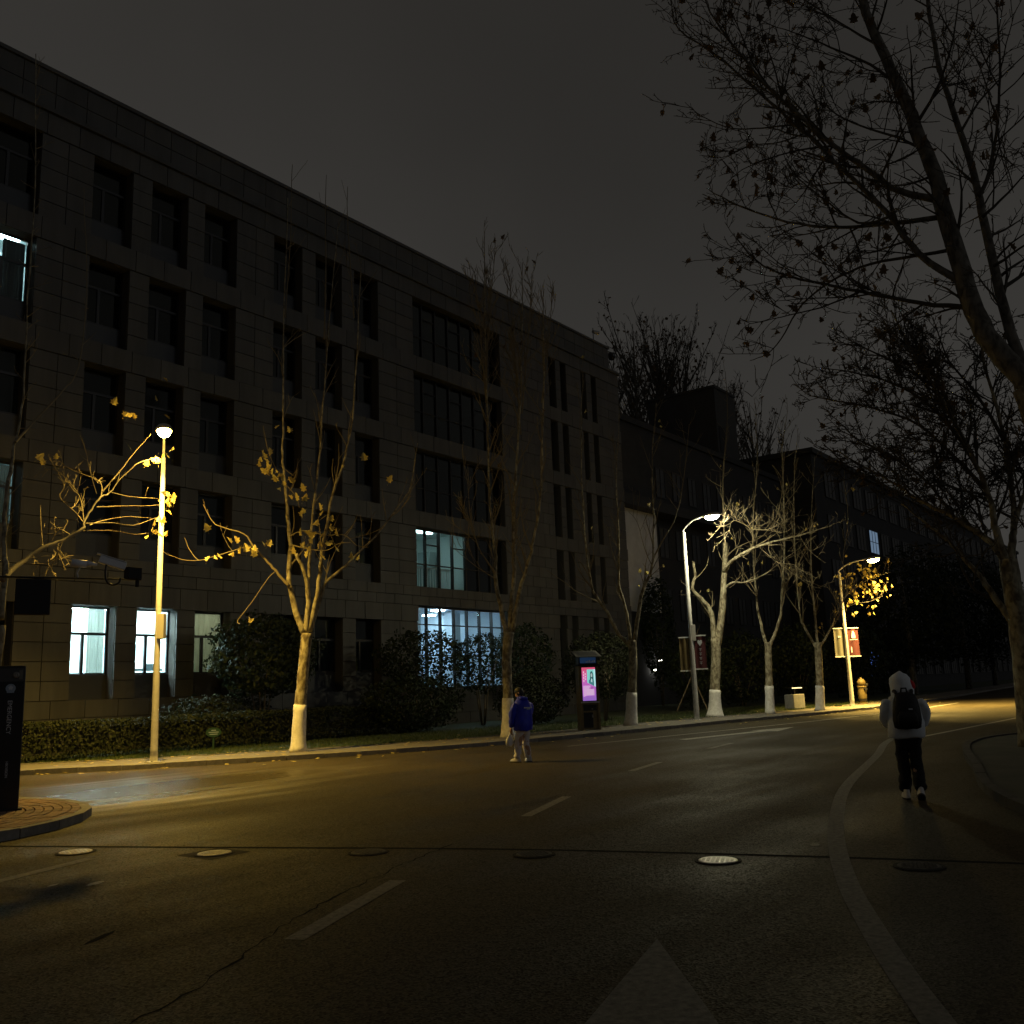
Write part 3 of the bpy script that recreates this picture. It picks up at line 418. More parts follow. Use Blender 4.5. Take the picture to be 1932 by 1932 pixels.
   ([(0.03,-0.17,4.47),(0.19,-0.57,5.59),(0.33,-0.82,6.99),(0.45,-0.89,8.58)],0.06,0.012,1.8),
   ([(-0.06,0.38,4.53),(-0.04,0.47,5.25),(-0.04,0.72,5.47),(-0.09,1.28,5.79)],0.035,0.01,2),
  ],
  leaves=[]),
}
# ---------------------------------------------------------------- ground, road, pavements
KERB = [(-9,46),(-2,38.2),(4,31.2),(8.2,27.2),(11.8,23.7),(14.3,21.65),(17.2,19.95),(20.6,18.35),(24.5,17.3),(28.7,16.7),(34.8,16.15),(40,15.3),(46,14.55),(52,14.35),(60,14.6),(72,15.4),(90,16.6),(120,18.5),(200,24)]
def smooth(P, n=8, closed=False):
    out = []
    for i in range(len(P)-1):
        p0 = Vector(P[max(i-1,0)]); p1 = Vector(P[i]); p2 = Vector(P[i+1]); p3 = Vector(P[min(i+2,len(P)-1)])
        for k in range(n):
            t = k/n; out.append(tuple(.5*((2*p1)+(p2-p0)*t+(2*p0-5*p1+4*p2-p3)*t*t+(3*p1-p0-3*p2+p3)*t**3)))
    out.append(tuple(P[-1])); return out
def offset(P, d):
    o = []
    for i in range(len(P)):
        a = Vector(P[max(i-1,0)]); b = Vector(P[min(i+1,len(P)-1)]); t = (b-a).normalized(); o.append((P[i][0]-t.y*d, P[i][1]+t.x*d))
    return o
def ribbon(A, B, z):
    b = MB()
    for i in range(len(A)-1): b.quad((*A[i],z),(*A[i+1],z),(*B[i+1],z),(*B[i],z))
    return b
def resample(P, step):
    out = [Vector(P[0])]; acc = 0
    for i in range(len(P)-1):
        a = Vector(P[i]); b = Vector(P[i+1]); L = (b-a).length; d = step-acc
        while d <= L: out.append(a+(b-a)*(d/L)); d += step
        acc = L-(d-step)
    return out
def kerbstones(path, parent, w=.14, hgt=.14, step=1.0, side=1, lim=300, m='kerb'):
    pts = resample(path, step); me = None; b = MB(); b.box(-.5,.5,0,1,0,1); me = b.mesh('kerb_stone', M[m])
    for i in range(min(len(pts)-1, lim)):
        a, c = pts[i], pts[i+1]; d = c-a; ang = math.atan2(d.y, d.x)
        o = inst('kerb_stone', me, parent, ((a.x+c.x)/2, (a.y+c.y)/2, -.02), (0,0,ang), (d.length-.018, w*side, hgt+R.uniform(-.006,.008)+.0))
b = MB(); b.quad((-600,-600,-.03),(600,-600,-.03),(600,600,-.03),(-600,600,-.03)); ground = struct(b.build('ground', M['ground']))
k0 = smooth(KERB)
b = ribbon(k0, [(p[0]*.25-10+i*.25, -40-.1*i) for i, p in enumerate(k0)], 0.0); road = struct(b.build('road', M['asphalt']))
k1 = offset(k0, .14); k2 = offset(k0, 2.5)
b = ribbon(k1, k2, .115); walk = struct(b.build('pavement', M['walk']))
near = [p for p in k0 if 2 < p[0] < 110]; kerbstones(near, walk)
# slab joints of the pavement: thin bricks-on-edge border stones along the lawn side
pts = resample(offset([p for p in k0 if 8 < p[0] < 75], 2.5), .8); bb = MB(); bb.box(-.5,.5,0,1,0,1); edm = bb.mesh('edging_stone', M['kerb'])
for i in range(len(pts)-1):
    d = pts[i+1]-pts[i]; inst('edging_stone', edm, walk, ((pts[i].x+pts[i+1].x)/2, (pts[i].y+pts[i+1].y)/2, .05), (0,0,math.atan2(d.y,d.x)), (d.length-.02, .08, .082+R.uniform(0,.012)))
k3 = offset(k0, 2.58)
b = ribbon(k3, [(p[0]+6+.9*max(0,p[1]-24), 200) for p in k3], .10); lawn = struct(b.build('lawn', M['lawn']))
# corner pavement with radial pavers (emergency post stands here)
C0 = Vector((5.2,15.7)); R0 = 3.25
arc = [(C0.x+R0*math.cos(rad(a)), C0.y+R0*math.sin(rad(a))) for a in range(-92, 42, 3)]
line = [(-14,12.45)]+arc+[(arc[-1][0]-.64*14, arc[-1][1]+.77*14)]
b = MB(); inn = offset(line, .14); b.prism(inn+[(-14,30)], -.02, .098); corner = struct(b.build('corner_pavement', M['joint']))
kerbstones(line, corner, step=.75)
bb = MB(); bb.prism([(-.5,-.46),(.5,-.5),(.5,.5),(-.5,.46)], 0, 1); pm = bb.mesh('paver', M['paver']); rest = MB(); cnt = 0; cells = []
r = R0-.16
while r > .5:
    n = int(2*math.pi*r/.25)
    for k in range(n):
        a = 2*math.pi*(k+.5*(round(r/.125) % 2))/n
        x, y = C0.x+(r-.06)*math.cos(a), C0.y+(r-.06)*math.sin(a); deg = math.degrees(a) % 360
        if deg < 60 or deg > 248: cells.append((math.hypot(x-7.2,y-13.4), x, y, a, 2*math.pi*r/n-.012))
    r -= .125
cells.sort()
for i, (d_, x, y, a, w) in enumerate(cells):
    hh = .032+R.uniform(-.004,.005)
    if i < 300: inst('paver', pm, corner, (x,y,.09), (0,0,a+math.pi/2), (w,.113,hh))
    else:
        c, s_ = math.cos(a+math.pi/2), math.sin(a+math.pi/2)
        rest.prism([(x+(u*w)*c-(v*.113)*s_, y+(u*w)*s_+(v*.113)*c) for u, v in ((-.5,-.5),(.5,-.5),(.5,.5),(-.5,.5))], .09, .09+hh)
struct(rest.build('pavers', M['paver'], corner), 'stuff')
b = MB(); b.prism([(-14,12.7),(4.9,12.7),(4.9,18.5),(-1,27),(-14,28)], .0985, .108); b.build('paving_field', M['paver'], corner)
# verge on the right with kerb
vl = smooth([(10.2,-9),(10.3,-2),(10.7,.4),(11.8,1.75),(14.5,2.95),(17.9,3.8),(21,4.6),(23.6,5.05),(26,4.9),(28.2,3.9),(32,2.6),(45,1.5),(90,-2)], 6)
b = MB(); b.prism(offset(vl,-.14)+[(90,-40),(10.4,-40)], -.02, .09); verge = struct(b.build('verge', M['ground'])); kerbstones(vl, verge, side=-1, step=.8, m='kerb_dim')

# road markings, seam, crack
def mark(pts, z=.004, m='paint', name='lane_marking'):
    q = MB(); q.quad(*[(x,y,z) for x,y in pts]); return q.build(name, M[m], road)
def dash(a, c, w, m='paint'):
    a = Vector(a); c = Vector(c); d = (c-a).normalized(); n = Vector((-d.y,d.x))*w/2; mark([a-n,c-n,c+n,a+n], m=m)
dash((4.6,5.43),(6.45,6.22),.155,'paintw'); dash((10.33,7.65),(12.38,8.38),.15,'paintw'); dash((16.34,9.55),(18.32,9.99),.15,'paintw'); dash((22.2,10.7),(24.2,11.0),.15,'paintw')
dash((2.4,9.0),(5.8,10.17),.15,'paintw')
mark([(5.81,3.27),(5.02,3.045),(4.24,2.82),(3.5,2.6),(3.75,1.9),(4.57,2.26),(5.19,2.765)], m='paintw', name='diamond_marking')
def stripe(P, w, m='paint', name='edge_line', z=.0045):
    P = smooth(P, 6); ribbon(offset(P,w/2), offset(P,-w/2), z).build(name, M[m], road)
stripe([(30,7.9),(25,7.2),(20.8,6.23),(15.2,5.04),(11.76,4.07),(9.62,3.35),(7.99,2.72),(6.88,2.23),(5.98,1.81),(5.1,1.37),(3.6,.6)], .17, 'paintw')
stripe([(22.5,15.15),(26,14.6),(33.94,13.45),(40,12.75),(47,12.3),(56,12.2)], .13)
stripe([(26.99,6.85),(32,6.6),(38.48,6.27),(48,5.6)], .13)
mark([(25.6,13.3),(30.0,12.6),(30.0,12.95),(32.2,12.3),(29.7,11.9),(29.8,12.25),(25.4,12.95)], name='turn_arrow')
stripe([(5.4,13.0),(5.77,12.15),(6.87,9.52),(8.07,6.63),(8.76,4.52),(9.26,2.66),(9.9,0)], .09, 'seam', 'trench_seam', .002)
cp = [(2.2,4.35),(3.03,4.85),(3.63,5.1),(4.67,5.71),(5.57,6.16),(7.08,6.76),(8.2,7.1)]; cs = resample(smooth(cp,6), .12)
cs = [(p.x+R.gauss(0,.016), p.y+R.gauss(0,.02)) for p in cs]
ws = [abs(R.gauss(.004,.004))+.0025 for _ in cs]; q = MB()
for i in range(len(cs)-1):
    q.quad((cs[i][0],cs[i][1]-ws[i],.002),(cs[i+1][0],cs[i+1][1]-ws[i+1],.002),(cs[i+1][0],cs[i+1][1]+ws[i+1],.002),(cs[i][0],cs[i][1]+ws[i],.002))
q.build('crack', M['seam'], road)

def blot(x, y, rx, ry, a, m, name, z=.0025):
    q = MB(); n = 18; q.quad(*[(x+math.cos(a)*u-math.sin(a)*v, y+math.sin(a)*u+math.cos(a)*v, z) for u, v in [(rx*math.cos(6.283*i/n)*R.uniform(.75,1.1), ry*math.sin(6.283*i/n)*R.uniform(.75,1.1)) for i in range(n)]]); q.build(name, M[m], road)
for x, y in ((6.61,9.11),): mark([(x-.27,y-.31),(x+.27,y-.27),(x+.28,y+.30),(x-.26,y+.31)], .0028, 'patch', 'asphalt_patch')
blot(5.05,8.75,.12,.05,.4,'paint','paint_spot',.004); blot(4.8,9.05,.07,.03,.4,'paint','paint_spot',.004); blot(3.95,6.75,.2,.03,.5,'seam','oil_stain'); blot(9.7,3.6,.09,.05,.2,'paintw','paint_spot',.004)
# manhole covers
def manhole(x, y, lab, m='iron'):
    t = thing('manhole_cover', lab, 'manhole', (x,y,0), R.uniform(0,3), 'manhole covers set along the trench seam')
    b = MB(); b.lathe([(.215,.003),(.215,.009),(.185,.009),(.185,.003)], 32); b.build('rim', M['patch'], t)
    b = MB(); b.lathe([(.18,.003),(.18,.012),(.172,.016)], 32); c = b.build('cover', M[m], t)
    g = MB()
    for i in range(-3,4):
        for j in range(-3,4):
            if i*i+j*j <= 10: g.box(i*.044-.014,i*.044+.014,j*.044-.014,j*.044+.014,.014,.020)
    g.build('grip_studs', M[m], c)
for (x, y, l), mm_ in zip([(5.94,10.74,'round iron manhole cover nearest the corner pavement with radial pavers'),(6.61,9.11,'round iron manhole cover in a dark square patch, second from the paved corner'),(7.4,7.56,'dull round manhole cover in the trench seam, third from the paved corner'),(8.04,5.87,'faint dark round manhole cover on the seam, fourth from the paved corner'),(8.5,4.09,'brightly shining round iron manhole cover beside the curved painted line'),(8.98,2.43,'dark manhole cover with one glinting edge beyond the curved painted line')], ('iron','iron','irond','irond','ironp','irond')): manhole(x,y,l,mm_)

# ---------------------------------------------------------------- main building
D = 30.0
ROWS_F = [(6.49,9.34),(10.1,13.18),(13.98,17.05),(17.85,20.9)]
COLS = [(12.74,14.24),(16.12,17.63),(18.43,19.96),(20.73,22.24),(24.14,25.66),(26.43,27.96),(28.74,30.25)]
SL = [(44.4,45.1),(45.62,46.25),(47.92,48.48),(49.1,49.68)]
CW = (32.67,39.65)
OPEN = []                                         # x0,x1,z0,z1
for c in COLS:
    OPEN.append((*c,1.77,4.84)); OPEN += [(*c,*f) for f in ROWS_F]
for c in SL:
    OPEN.append((*c,1.2,5.6)); OPEN += [(*c,*f) for f in ROWS_F]
OPEN.append((*CW,1.77,5.6)); OPEN += [(*CW,*f) for f in ROWS_F]
X0, X1 = 8.6, 52.45
zb = [0.0,.6,1.2,1.77]
def sub(a, c, n): return [a+(c-a)*i/n for i in range(1,n+1)]
zb += sub(1.77,4.84,5)+[5.6]+sub(5.6,6.49,2)
prev = 6.49
for f0, f1 in ROWS_F:
    if f0 > prev: zb.append(f0)
    zb += sub(f0,f1,5); prev = f1
zb += [21.7]
bld = thing('office_building', 'long five-storey grey stone-clad building with stepped parapet and dark recessed windows', 'building', (0,D,0))
core = MB(); panels = []
for i in range(len(zb)-1):
    z0, z1 = zb[i], zb[i+1]; zm = (z0+z1)/2
    cuts = sorted((o[0],o[1]) for o in OPEN if o[2] < zm < o[3]); x = X0; spans = []
    for a, c in cuts: spans.append((x,a)); x = c
    spans.append((x,X1))
    band = not any(f0-.01 <= z0 and z1 <= f1+.01 for f0, f1 in ROWS_F) and z0 > 4.8
    for a, c in spans:
        if c-a < .02: continue
        core.box(a,c,.07,.56,z0,z1)
        n = max(1, round((c-a)/1.15)); w = (c-a)/n; sh = (i % 2)*w/2 if n > 2 else 0
        xs = [a]+[a+w*k-(sh if sh else 0) for k in range(1,n+(1 if sh else 0))]+[c]
        for u, v in zip(xs, xs[1:]):
            if v-u > .03: panels.append((u+.012,v-.012,z0+.012,z1-.012,-.045 if band else 0))
panels.sort(key=lambda p: -((p[1]-p[0])*(p[3]-p[2])/((p[0]+p[1])**2/4+D*D)**1.5) + (100 if p[1] < 11.5 else 0))
cb = MB(); cb.box(0,1,0,1,0,1); pme = cb.mesh('stone_panel', M['stone']); rest = MB()
for i, (u,v,z0,z1,dy) in enumerate(panels):
    if i < 300: inst('stone_panel', pme, bld, (u,dy+R.uniform(-.004,.004),z0), (0,0,0), (v-u,.075-dy,z1-z0))
    else: rest.box(u,v,dy+R.uniform(-.004,.004),.075,z0,z1)
struct(rest.build('stone_cladding', M['stone'], bld), 'stuff')
core.box(X0,X0+.4,.57,18,0,21.7); core.box(X1-.4,X1,.57,18,0,21.7); core.box(X0+.4,X1-.4,17.6,18,0,21.7)
core.build('wall', M['wallcore'], bld)
b = MB(); b.box(X0+.4,X1-.4,.57,17.6,21.3,21.6); b.build('roof', M['roofm'], bld)
b = MB(); b.box(X0-.1,X1+.12,-.16,18.1,21.702,21.86); b.build('cornice', M['stone'], bld)
par = MB(); par.box(X0+.4,51.62,.16,.5,21.862,23.36); par.box(51.3,51.62,.502,17.6,21.862,23.36); par.box(X0+.4,X0+.7,.502,17.6,21.862,23.36); po = par.build('parapet', M['wallcore'], bld)
for k in range(38):
    for j in range(2):
        u = X0+.41+k*1.135; v = min(u+1.11, 51.62)
        inst('parapet_panel', pme, po, (u,.12,21.875+j*.75), (0,0,0), (v-u,.05,.72))
b = MB(); b.box(X0+.35,51.72,.04,.56,23.362,23.5); b.build('coping', M['stone'], bld)

def frame_win(w, hgt, ht, mull, name):             # frame with one transom and one mullion below it; returns frame mesh and pane rects
    f = MB(); t = .055; zt = hgt*ht
    f.box(0,t,0,.08,0,hgt); f.box(w-t,w,0,.08,0,hgt); f.box(t,w-t,0,.08,0,t); f.box(t,w-t,0,.08,hgt-t,hgt)
    f.box(t,w-t,-.004,.084,zt-.045,zt+.045); xm = w*mull; f.box(xm-.05,xm+.05,-.002,.082,t,zt-.045)
    return f.mesh(name, M['frame']), [(t,w-t,zt+.045,hgt-t),(t,xm-.05,t,zt-.045),(xm+.05,w-t,t,zt-.045)]
pc = MB(); pc.box(0,1,0,.012,0,1); pane_me = pc.mesh('pane', M['glass'])
sp = MB(); sp.box(0,1,0,.06,0,1); sp_me = sp.mesh('spandrel', M['spandrel'])
WIN = {}
def add_window(x, w, z0, z1, spand):
    hgt = z1-z0-spand; key = (round(w,2), round(hgt,2))
    if key not in WIN: WIN[key] = frame_win(w-.006, hgt-.006, .6, .42, 'window')
    me, rects = WIN[key]
    o = inst('window', me, bld, (x+.003,.46,z0+spand+.003))
    for a, c, u, v in rects: inst('pane', pane_me, o, (a,.03,u), (0,0,0), (c-a,1,v-u))
    if spand: inst('spandrel', sp_me, bld, (x+.003,.45,z0+.003), (0,0,0), (w-.006,1,spand-.003))
for c in COLS:
    add_window(c[0], c[1]-c[0], 1.77, 4.84, .82)
    for f in ROWS_F: add_window(c[0], c[1]-c[0], f[0], f[1], .82)
for c in SL:
    for z0, z1 in [(1.2,5.6)]+ROWS_F:
        w = c[1]-c[0]; hh = z1-z0; f = MB(); t = .045
        f.box(0,t,0,.07,0,hh); f.box(w-t,w,0,.07,0,hh); f.box(t,w-t,0,.07,0,t); f.box(t,w-t,0,.07,hh-t,hh); f.box(t,w-t,0,.07,hh*.45-.03,hh*.45+.03)
        o = f.build('slit_window', M['frame'], bld, (c[0],.40,z0))
        inst('pane', pane_me, o, (t,.03,t), (0,0,0), (w-2*t,1,hh*.45-.03-t)); inst('pane', pane_me, o, (t,.03,hh*.45+.03), (0,0,0), (w-2*t,1,hh*.55-.03-t))
def curtain_wall(z0, z1, ground_):
    w = CW[1]-CW[0]; n = 7; bw = w/n; hh = z1-z0; f = MB(); f.box(0,w,0,.12,0,.06); f.box(0,w,0,.12,hh-.06,hh)
    pan = []
    for i in range(n+1): f.box(max(0,i*bw-.035) if i else 0, i*bw+.035 if i < n else w, -.02,.14,.062,hh-.062)
    for i in range(n):
        zs = [hh*.40] if not ground_ else [hh*.40,hh*.78]
        if not ground_ and i % 2 == 1: zs.append(hh*.74)
        lo = .06
        for z in zs+[hh-.06]:
            pan.append((i*bw+.036,(i+1)*bw-.036,lo,z-.025))
            if z < hh-.1: f.box(i*bw+.036,(i+1)*bw-.036,0,.12,z-.024,z+.024)
            lo = z+.025
    o = f.build('curtain_window', M['frame'], bld, (CW[0],.34,z0))
    for a, c, u, v in pan: inst('pane', pane_me, o, (a,.05,u), (0,0,0), (c-a,1,v-u))
curtain_wall(1.77,5.6,True)
for f in ROWS_F: curtain_wall(*f,False)

# lit rooms behind the windows
def room(x0, x1, y0, y1, z0, z1, wall, lights, est, col=(.78,.95,1)):
    b = MB(); b.box(x0-.1,x0,y0,y1,z0,z1); b.box(x1,x1+.1,y0,y1,z0,z1); b.box(x0-.1,x1+.1,y1,y1+.1,z0,z1); b.box(x0-.1,x1+.1,y0,y1+.1,z1,z1+.1)
    o = b.build('room', M[wall], bld); f = MB(); f.box(x0-.1,x1+.1,y0,y1+.1,z0-.1,z0); f.build('floor', M['roomfloor'], o)
    lm = emat('ceiling_light_%g' % est, col, est)
    for (a, c, u, v) in lights:
        q = MB(); q.box(a,c,u,v,z1-.06,z1-.01); q.build('ceiling_light', lm, o)
    return o
def drape(parent, x0, x1, y, z0, z1, m, amp=.04, n=40):
    q = MB()
    P = [(x0+(x1-x0)*i/n, y+amp*1.6*noise.noise(Vector((x0*3+i*.55,y,z0)))+amp*.8*noise.noise(Vector((x0+i*1.4,y,z0+4)))) for i in range(n+1)]
    for i in range(n): q.quad((*P[i],z0),(*P[i+1],z0),(*P[i+1],z1),(*P[i],z1))
    return q.build('curtain', M[m], parent, smooth=True)
r1 = room(15.7,20.25,.57,5.5,2.3,5.2,'plaster',[(16,17.2,1.2,1.5),(18.4,19.8,1.2,1.5),(16,17.2,2.6,2.9),(18.4,19.8,2.6,2.9),(16,17.2,4,4.3),(18.4,19.8,4,4.3)],140,(.84,.97,1))
drape(r1,17.05,17.66,.75,2.45,4.9,'curtain2',.03,16); drape(r1,16.2,16.3,.75,2.45,4.9,'curtain2',.02,6)
q = MB(); q.box(18.9,19.25,1.5,1.9,2.3,3.45); q.box(19.3,19.6,2.2,2.7,2.3,3.2); q.build('cupboard', mat('cupboard_grey',(.35,.47,.52),.7), r1)
q = MB(); q.box(18.2,20.1,1.0,1.35,2.72,2.80); q.box(18.3,18.6,1.0,1.3,2.8,3.0); q.box(19.5,19.9,1.05,1.3,2.8,2.97); q.build('desk', mat('desk_grey',(.2,.27,.3),.6), r1)
q = MB(); q.box(16.2,17.3,5.2,5.45,2.3,4.1); q.build('bookcase', mat('bookcase_grey',(.42,.55,.60),.7), r1)
r2 = room(20.45,23.2,.57,4,2.3,5.2,'plaster',[(21,22.4,1.6,1.9)],20,(1,.95,.75)); drape(r2,20.95,22.4,.72,2.45,4.95,'curtain',.03,34)
r3 = room(12.3,14.9,.57,4.5,14.3,17.5,'plaster',[(12.8,14.4,1.5,1.8),(12.8,14.4,3,3.3)],14); drape(r3,13.5,14.25,.75,14.85,17.0,'spandrel',.03,16)
r4 = room(12.3,14.9,.57,4.5,6.8,9.8,'plaster',[(12.8,14.4,1.5,1.8)],6); drape(r4,13.9,14.25,.75,7.35,9.3,'curtain2',.03,12)
r5 = room(33.05,36.82,.57,4.2,6.49,9.5,'plaster',[(34,35.4,1.4,1.7)],10,(.72,.95,.97))
q = MB()                                           # stair railing behind the glass
for i in range(14): q.box(33.5+i*.2,33.54+i*.2,1.0,1.04,6.5,7.55)
q.box(33.45,36.3,.98,1.06,7.55,7.62); q.build('railing', M['white'], r5)
q = MB(); q.box(36.0,36.5,2.2,3.0,6.5,8.7); q.box(34.2,34.9,4.05,4.18,7.7,8.3); q.build('notice_board', mat('board_grey',(.3,.38,.38),.7), r5)
r6 = room(32.3,40.0,.57,7.0,.35,5.75,'plaster2',[(34.0,34.5,3.0,3.5),(36.6,37.1,2.2,2.7),(38.6,39.1,4.6,5.1),(33.2,33.7,5.0,5.5)],75,(.72,.88,1))
q = MB(); q.box(35.1,35.7,2.6,3.2,.36,5.7); q.box(38.2,38.8,2.6,3.2,.36,5.7); q.build('column', M['plaster2'], r6)
q = MB(); q.box(36.2,37.6,5.6,6.2,.36,1.5); q.build('reception_desk', mat('desk_dark',(.12,.13,.15),.6), r6)

# roof cameras on the main building
t = thing('roof_camera', 'small bullet camera on a short mast at the parapet edge of the long building', 'security camera', (50.2,30.3,23.5))
b = MB(); b.tube([(0,0,0),(0,0,.95)],.03,8); b.build('mast', M['black'], t)
b = MB(); b.tube([(0,0,.72),(.55,-.05,.78)],[.11,.13],12); b.build('housing', M['polebox'], t)
t = thing('dome_camera', 'dark dome camera on a bracket at the end of the long building parapet', 'security camera', (51.62,30.4,23.2))
b = MB(); b.tube([(-.02,0,.15),(.75,-.1,.18)],.035,8); b.build('bracket', M['black'], t)
b = MB(); b.lathe([(.10,.16),(.24,.12),(.26,0),(.25,-.16),(.18,-.30),(.06,-.36)],16,(.78,-.1,0)); b.build('dome', M['black'], t, smooth=True)

# ---------------------------------------------------------------- buildings further down the street
def far_window(parent, x, y, z, w, hh, facing, lit=None, grid=(2,2)):
    f = MB(); t = .07
    f.box(0,t,0,.1,0,hh); f.box(w-t,w,0,.1,0,hh); f.box(t,w-t,0,.1,0,t); f.box(t,w-t,0,.1,hh-t,hh)
    for i in range(1,grid[0]): f.box(w*i/grid[0]-.03,w*i/grid[0]+.03,0,.1,t,hh-t)
    for j in range(1,grid[1]): f.box(t,w-t,.002,.098,hh*j/grid[1]-.03,hh*j/grid[1]+.03)
    o = f.build('window', M['frame'], parent, (x,y,z)); o.rotation_euler = (0,0,facing)
    q = MB(); q.box(t,w-t,.04,.055,t,hh-t); q.build('pane', lit or M['spandrel'], o)
    return o
b2 = thing('link_building', 'low dark grey block set back behind the end of the long building', 'building', (0,33,0))
b = MB(); b.box(53.2,88,0,14,0,20.4); b.build('wall', M['grey_wall'], b2)
b = MB(); b.box(53.0,88.2,-.2,14.2,20.402,20.85); b.build('parapet', M['grey_wall'], b2)
b = MB(); b.box(53.2,61.2,-.55,-.002,6.6,13.75); b.build('bay', M['render_wall'], b2)
b = MB(); b.box(53.0,72,-1.5,-.003,13.752,14.5); b.build('canopy', M['dark_wall'], b2)
for i in range(9):
    for j in range(4):
        x = 62.5+i*2.7; z = 1.6+j*4.6
        far_window(b2,x,-.08,z,1.5,2.3,0)
bl = emat('corridor_light',(1,.97,.85),12)
for x, z in ((60.6,3.2),(59.9,2.55)):
    q = MB(); q.tube([(x,-.3,z),(x+.5,-.3,z+.02)],.06,8); q.build('wall_lamp', bl, b2)
b3 = thing('stair_tower', 'black windowless tower block rising above the low grey block', 'building', (75,33.25,0))
b = MB(); b.box(0,4.3,0,6.6,20.86,27.0); b.build('wall', M['dark_wall'], b3)
b = MB(); b.box(-.08,4.38,-.08,6.68,27.002,27.25); b.build('coping', M['dark_wall'], b3)
b = MB(); b.box(.4,1.5,-.05,-.002,21.2,23.6); b.build('louvre', M['blackm'], b3)
b4 = thing('far_building', 'dark flat-roofed building furthest down the street with one lit window', 'building', (89,30,0))
b = MB(); b.box(0,110,0,18,0,23.0); b.build('wall', M['grey_wall'], b4)
b = MB(); b.box(-.3,110.3,-.3,18.3,23.002,23.5); b.build('parapet', M['dark_wall'], b4)
litw = mat('lit_pane',(.3,.4,.5),.5,emit=(.45,.68,1),estr=.22); lit2 = mat('blue_lit_pane',(.1,.2,.4),.5,emit=(.15,.3,1),estr=.35)
for i in range(22):
    for j in range(5):
        x = 3+i*4.4; z = 1.5+j*4.4
        far_window(b4,x,-.12,z,3.2,2.6,0,litw if (i,j) == (3,3) else (lit2 if (i,j) == (2,0) else None),(3,2))
for k in range(3):
    far_window(b4,-.12,1.6+k*2.6+1.5,10.2,1.5,2.2,-math.pi/2, litw if k == 2 else None)
# ---------------------------------------------------------------- plane trees
def leaf_mesh(m, s=1.0):
    out = [(0,-.55),(.12,-.45),(.42,-.42),(.30,-.18),(.55,.02),(.26,.06),(.22,.32),(0,.55),(-.20,.30),(-.28,.05),(-.55,-.02),(-.31,-.2),(-.40,-.45),(-.12,-.45)]
    b = MB(); P = [(x*s, y*s, -.22*s*abs(x)*1.3+.1*s*y*y) for x, y in out]; n = len(P)
    b.v = P+[(0,0,.02*s)]; b.f = [(i,(i+1) % n,n) for i in range(n)]
    b.v += [(0,-.55*s,.02*s),(.015*s,-.95*s,.1*s),(-.015*s,-.95*s,.1*s)]; b.f.append((n+1,n+3,n+2))
    return b.mesh('leaf', m)
LEAF_Y = leaf_mesh(M['leafy']); LEAF_D = leaf_mesh(M['leafd'])
def rvec(g): return Vector((g.gauss(0,1),g.gauss(0,1),g.gauss(0,1))).normalized()
def twigs(mb, P, r0, r1, g, dens, lmax, up, lev, tips, minr=.005):
    P = [Vector(p) for p in P]; m = len(P); tot = sum((P[i+1]-P[i]).length for i in range(m-1)); acc = 0
    for i in range(m-1):
        seg = P[i+1]-P[i]; L = seg.length; n = dens*L; n = int(n)+(1 if g.random() < n-int(n) else 0); t = seg.normalized() if L > 0 else Vector((0,0,1))
        for _ in range(n):
            u = g.random(); s = (acc+u*L)/tot
            if s < .12: continue
            p = P[i]+seg*u; rr = (r0+(r1-r0)*s)
            d = (t*g.uniform(.35,.8)+(rvec(g)-t*0).normalized()*g.uniform(.5,.95)+Vector((0,0,up))).normalized()
            l = lmax*g.uniform(.45,1)*(1.15-.5*s); k = 5; pts = [p]; bend = rvec(g)*.16
            for j in range(k):
                d = (d+bend*g.uniform(.3,1.2)+rvec(g)*.13+Vector((0,0,up*.22))).normalized(); pts.append(pts[-1]+d*l/k)
            ra = max(minr*1.3, min(rr*.5, .022*l)); rs = [ra+(minr-ra)*j/k for j in range(k+1)]
            mb.tube(pts, rs, 4 if lev > 1 else 3, False); tips.append((pts[-1], pts[-2]))
            if lev > 1: twigs(mb, pts, ra, minr, g, dens*1.5, l*.5, up*.7, lev-1, tips, minr)
        acc += L
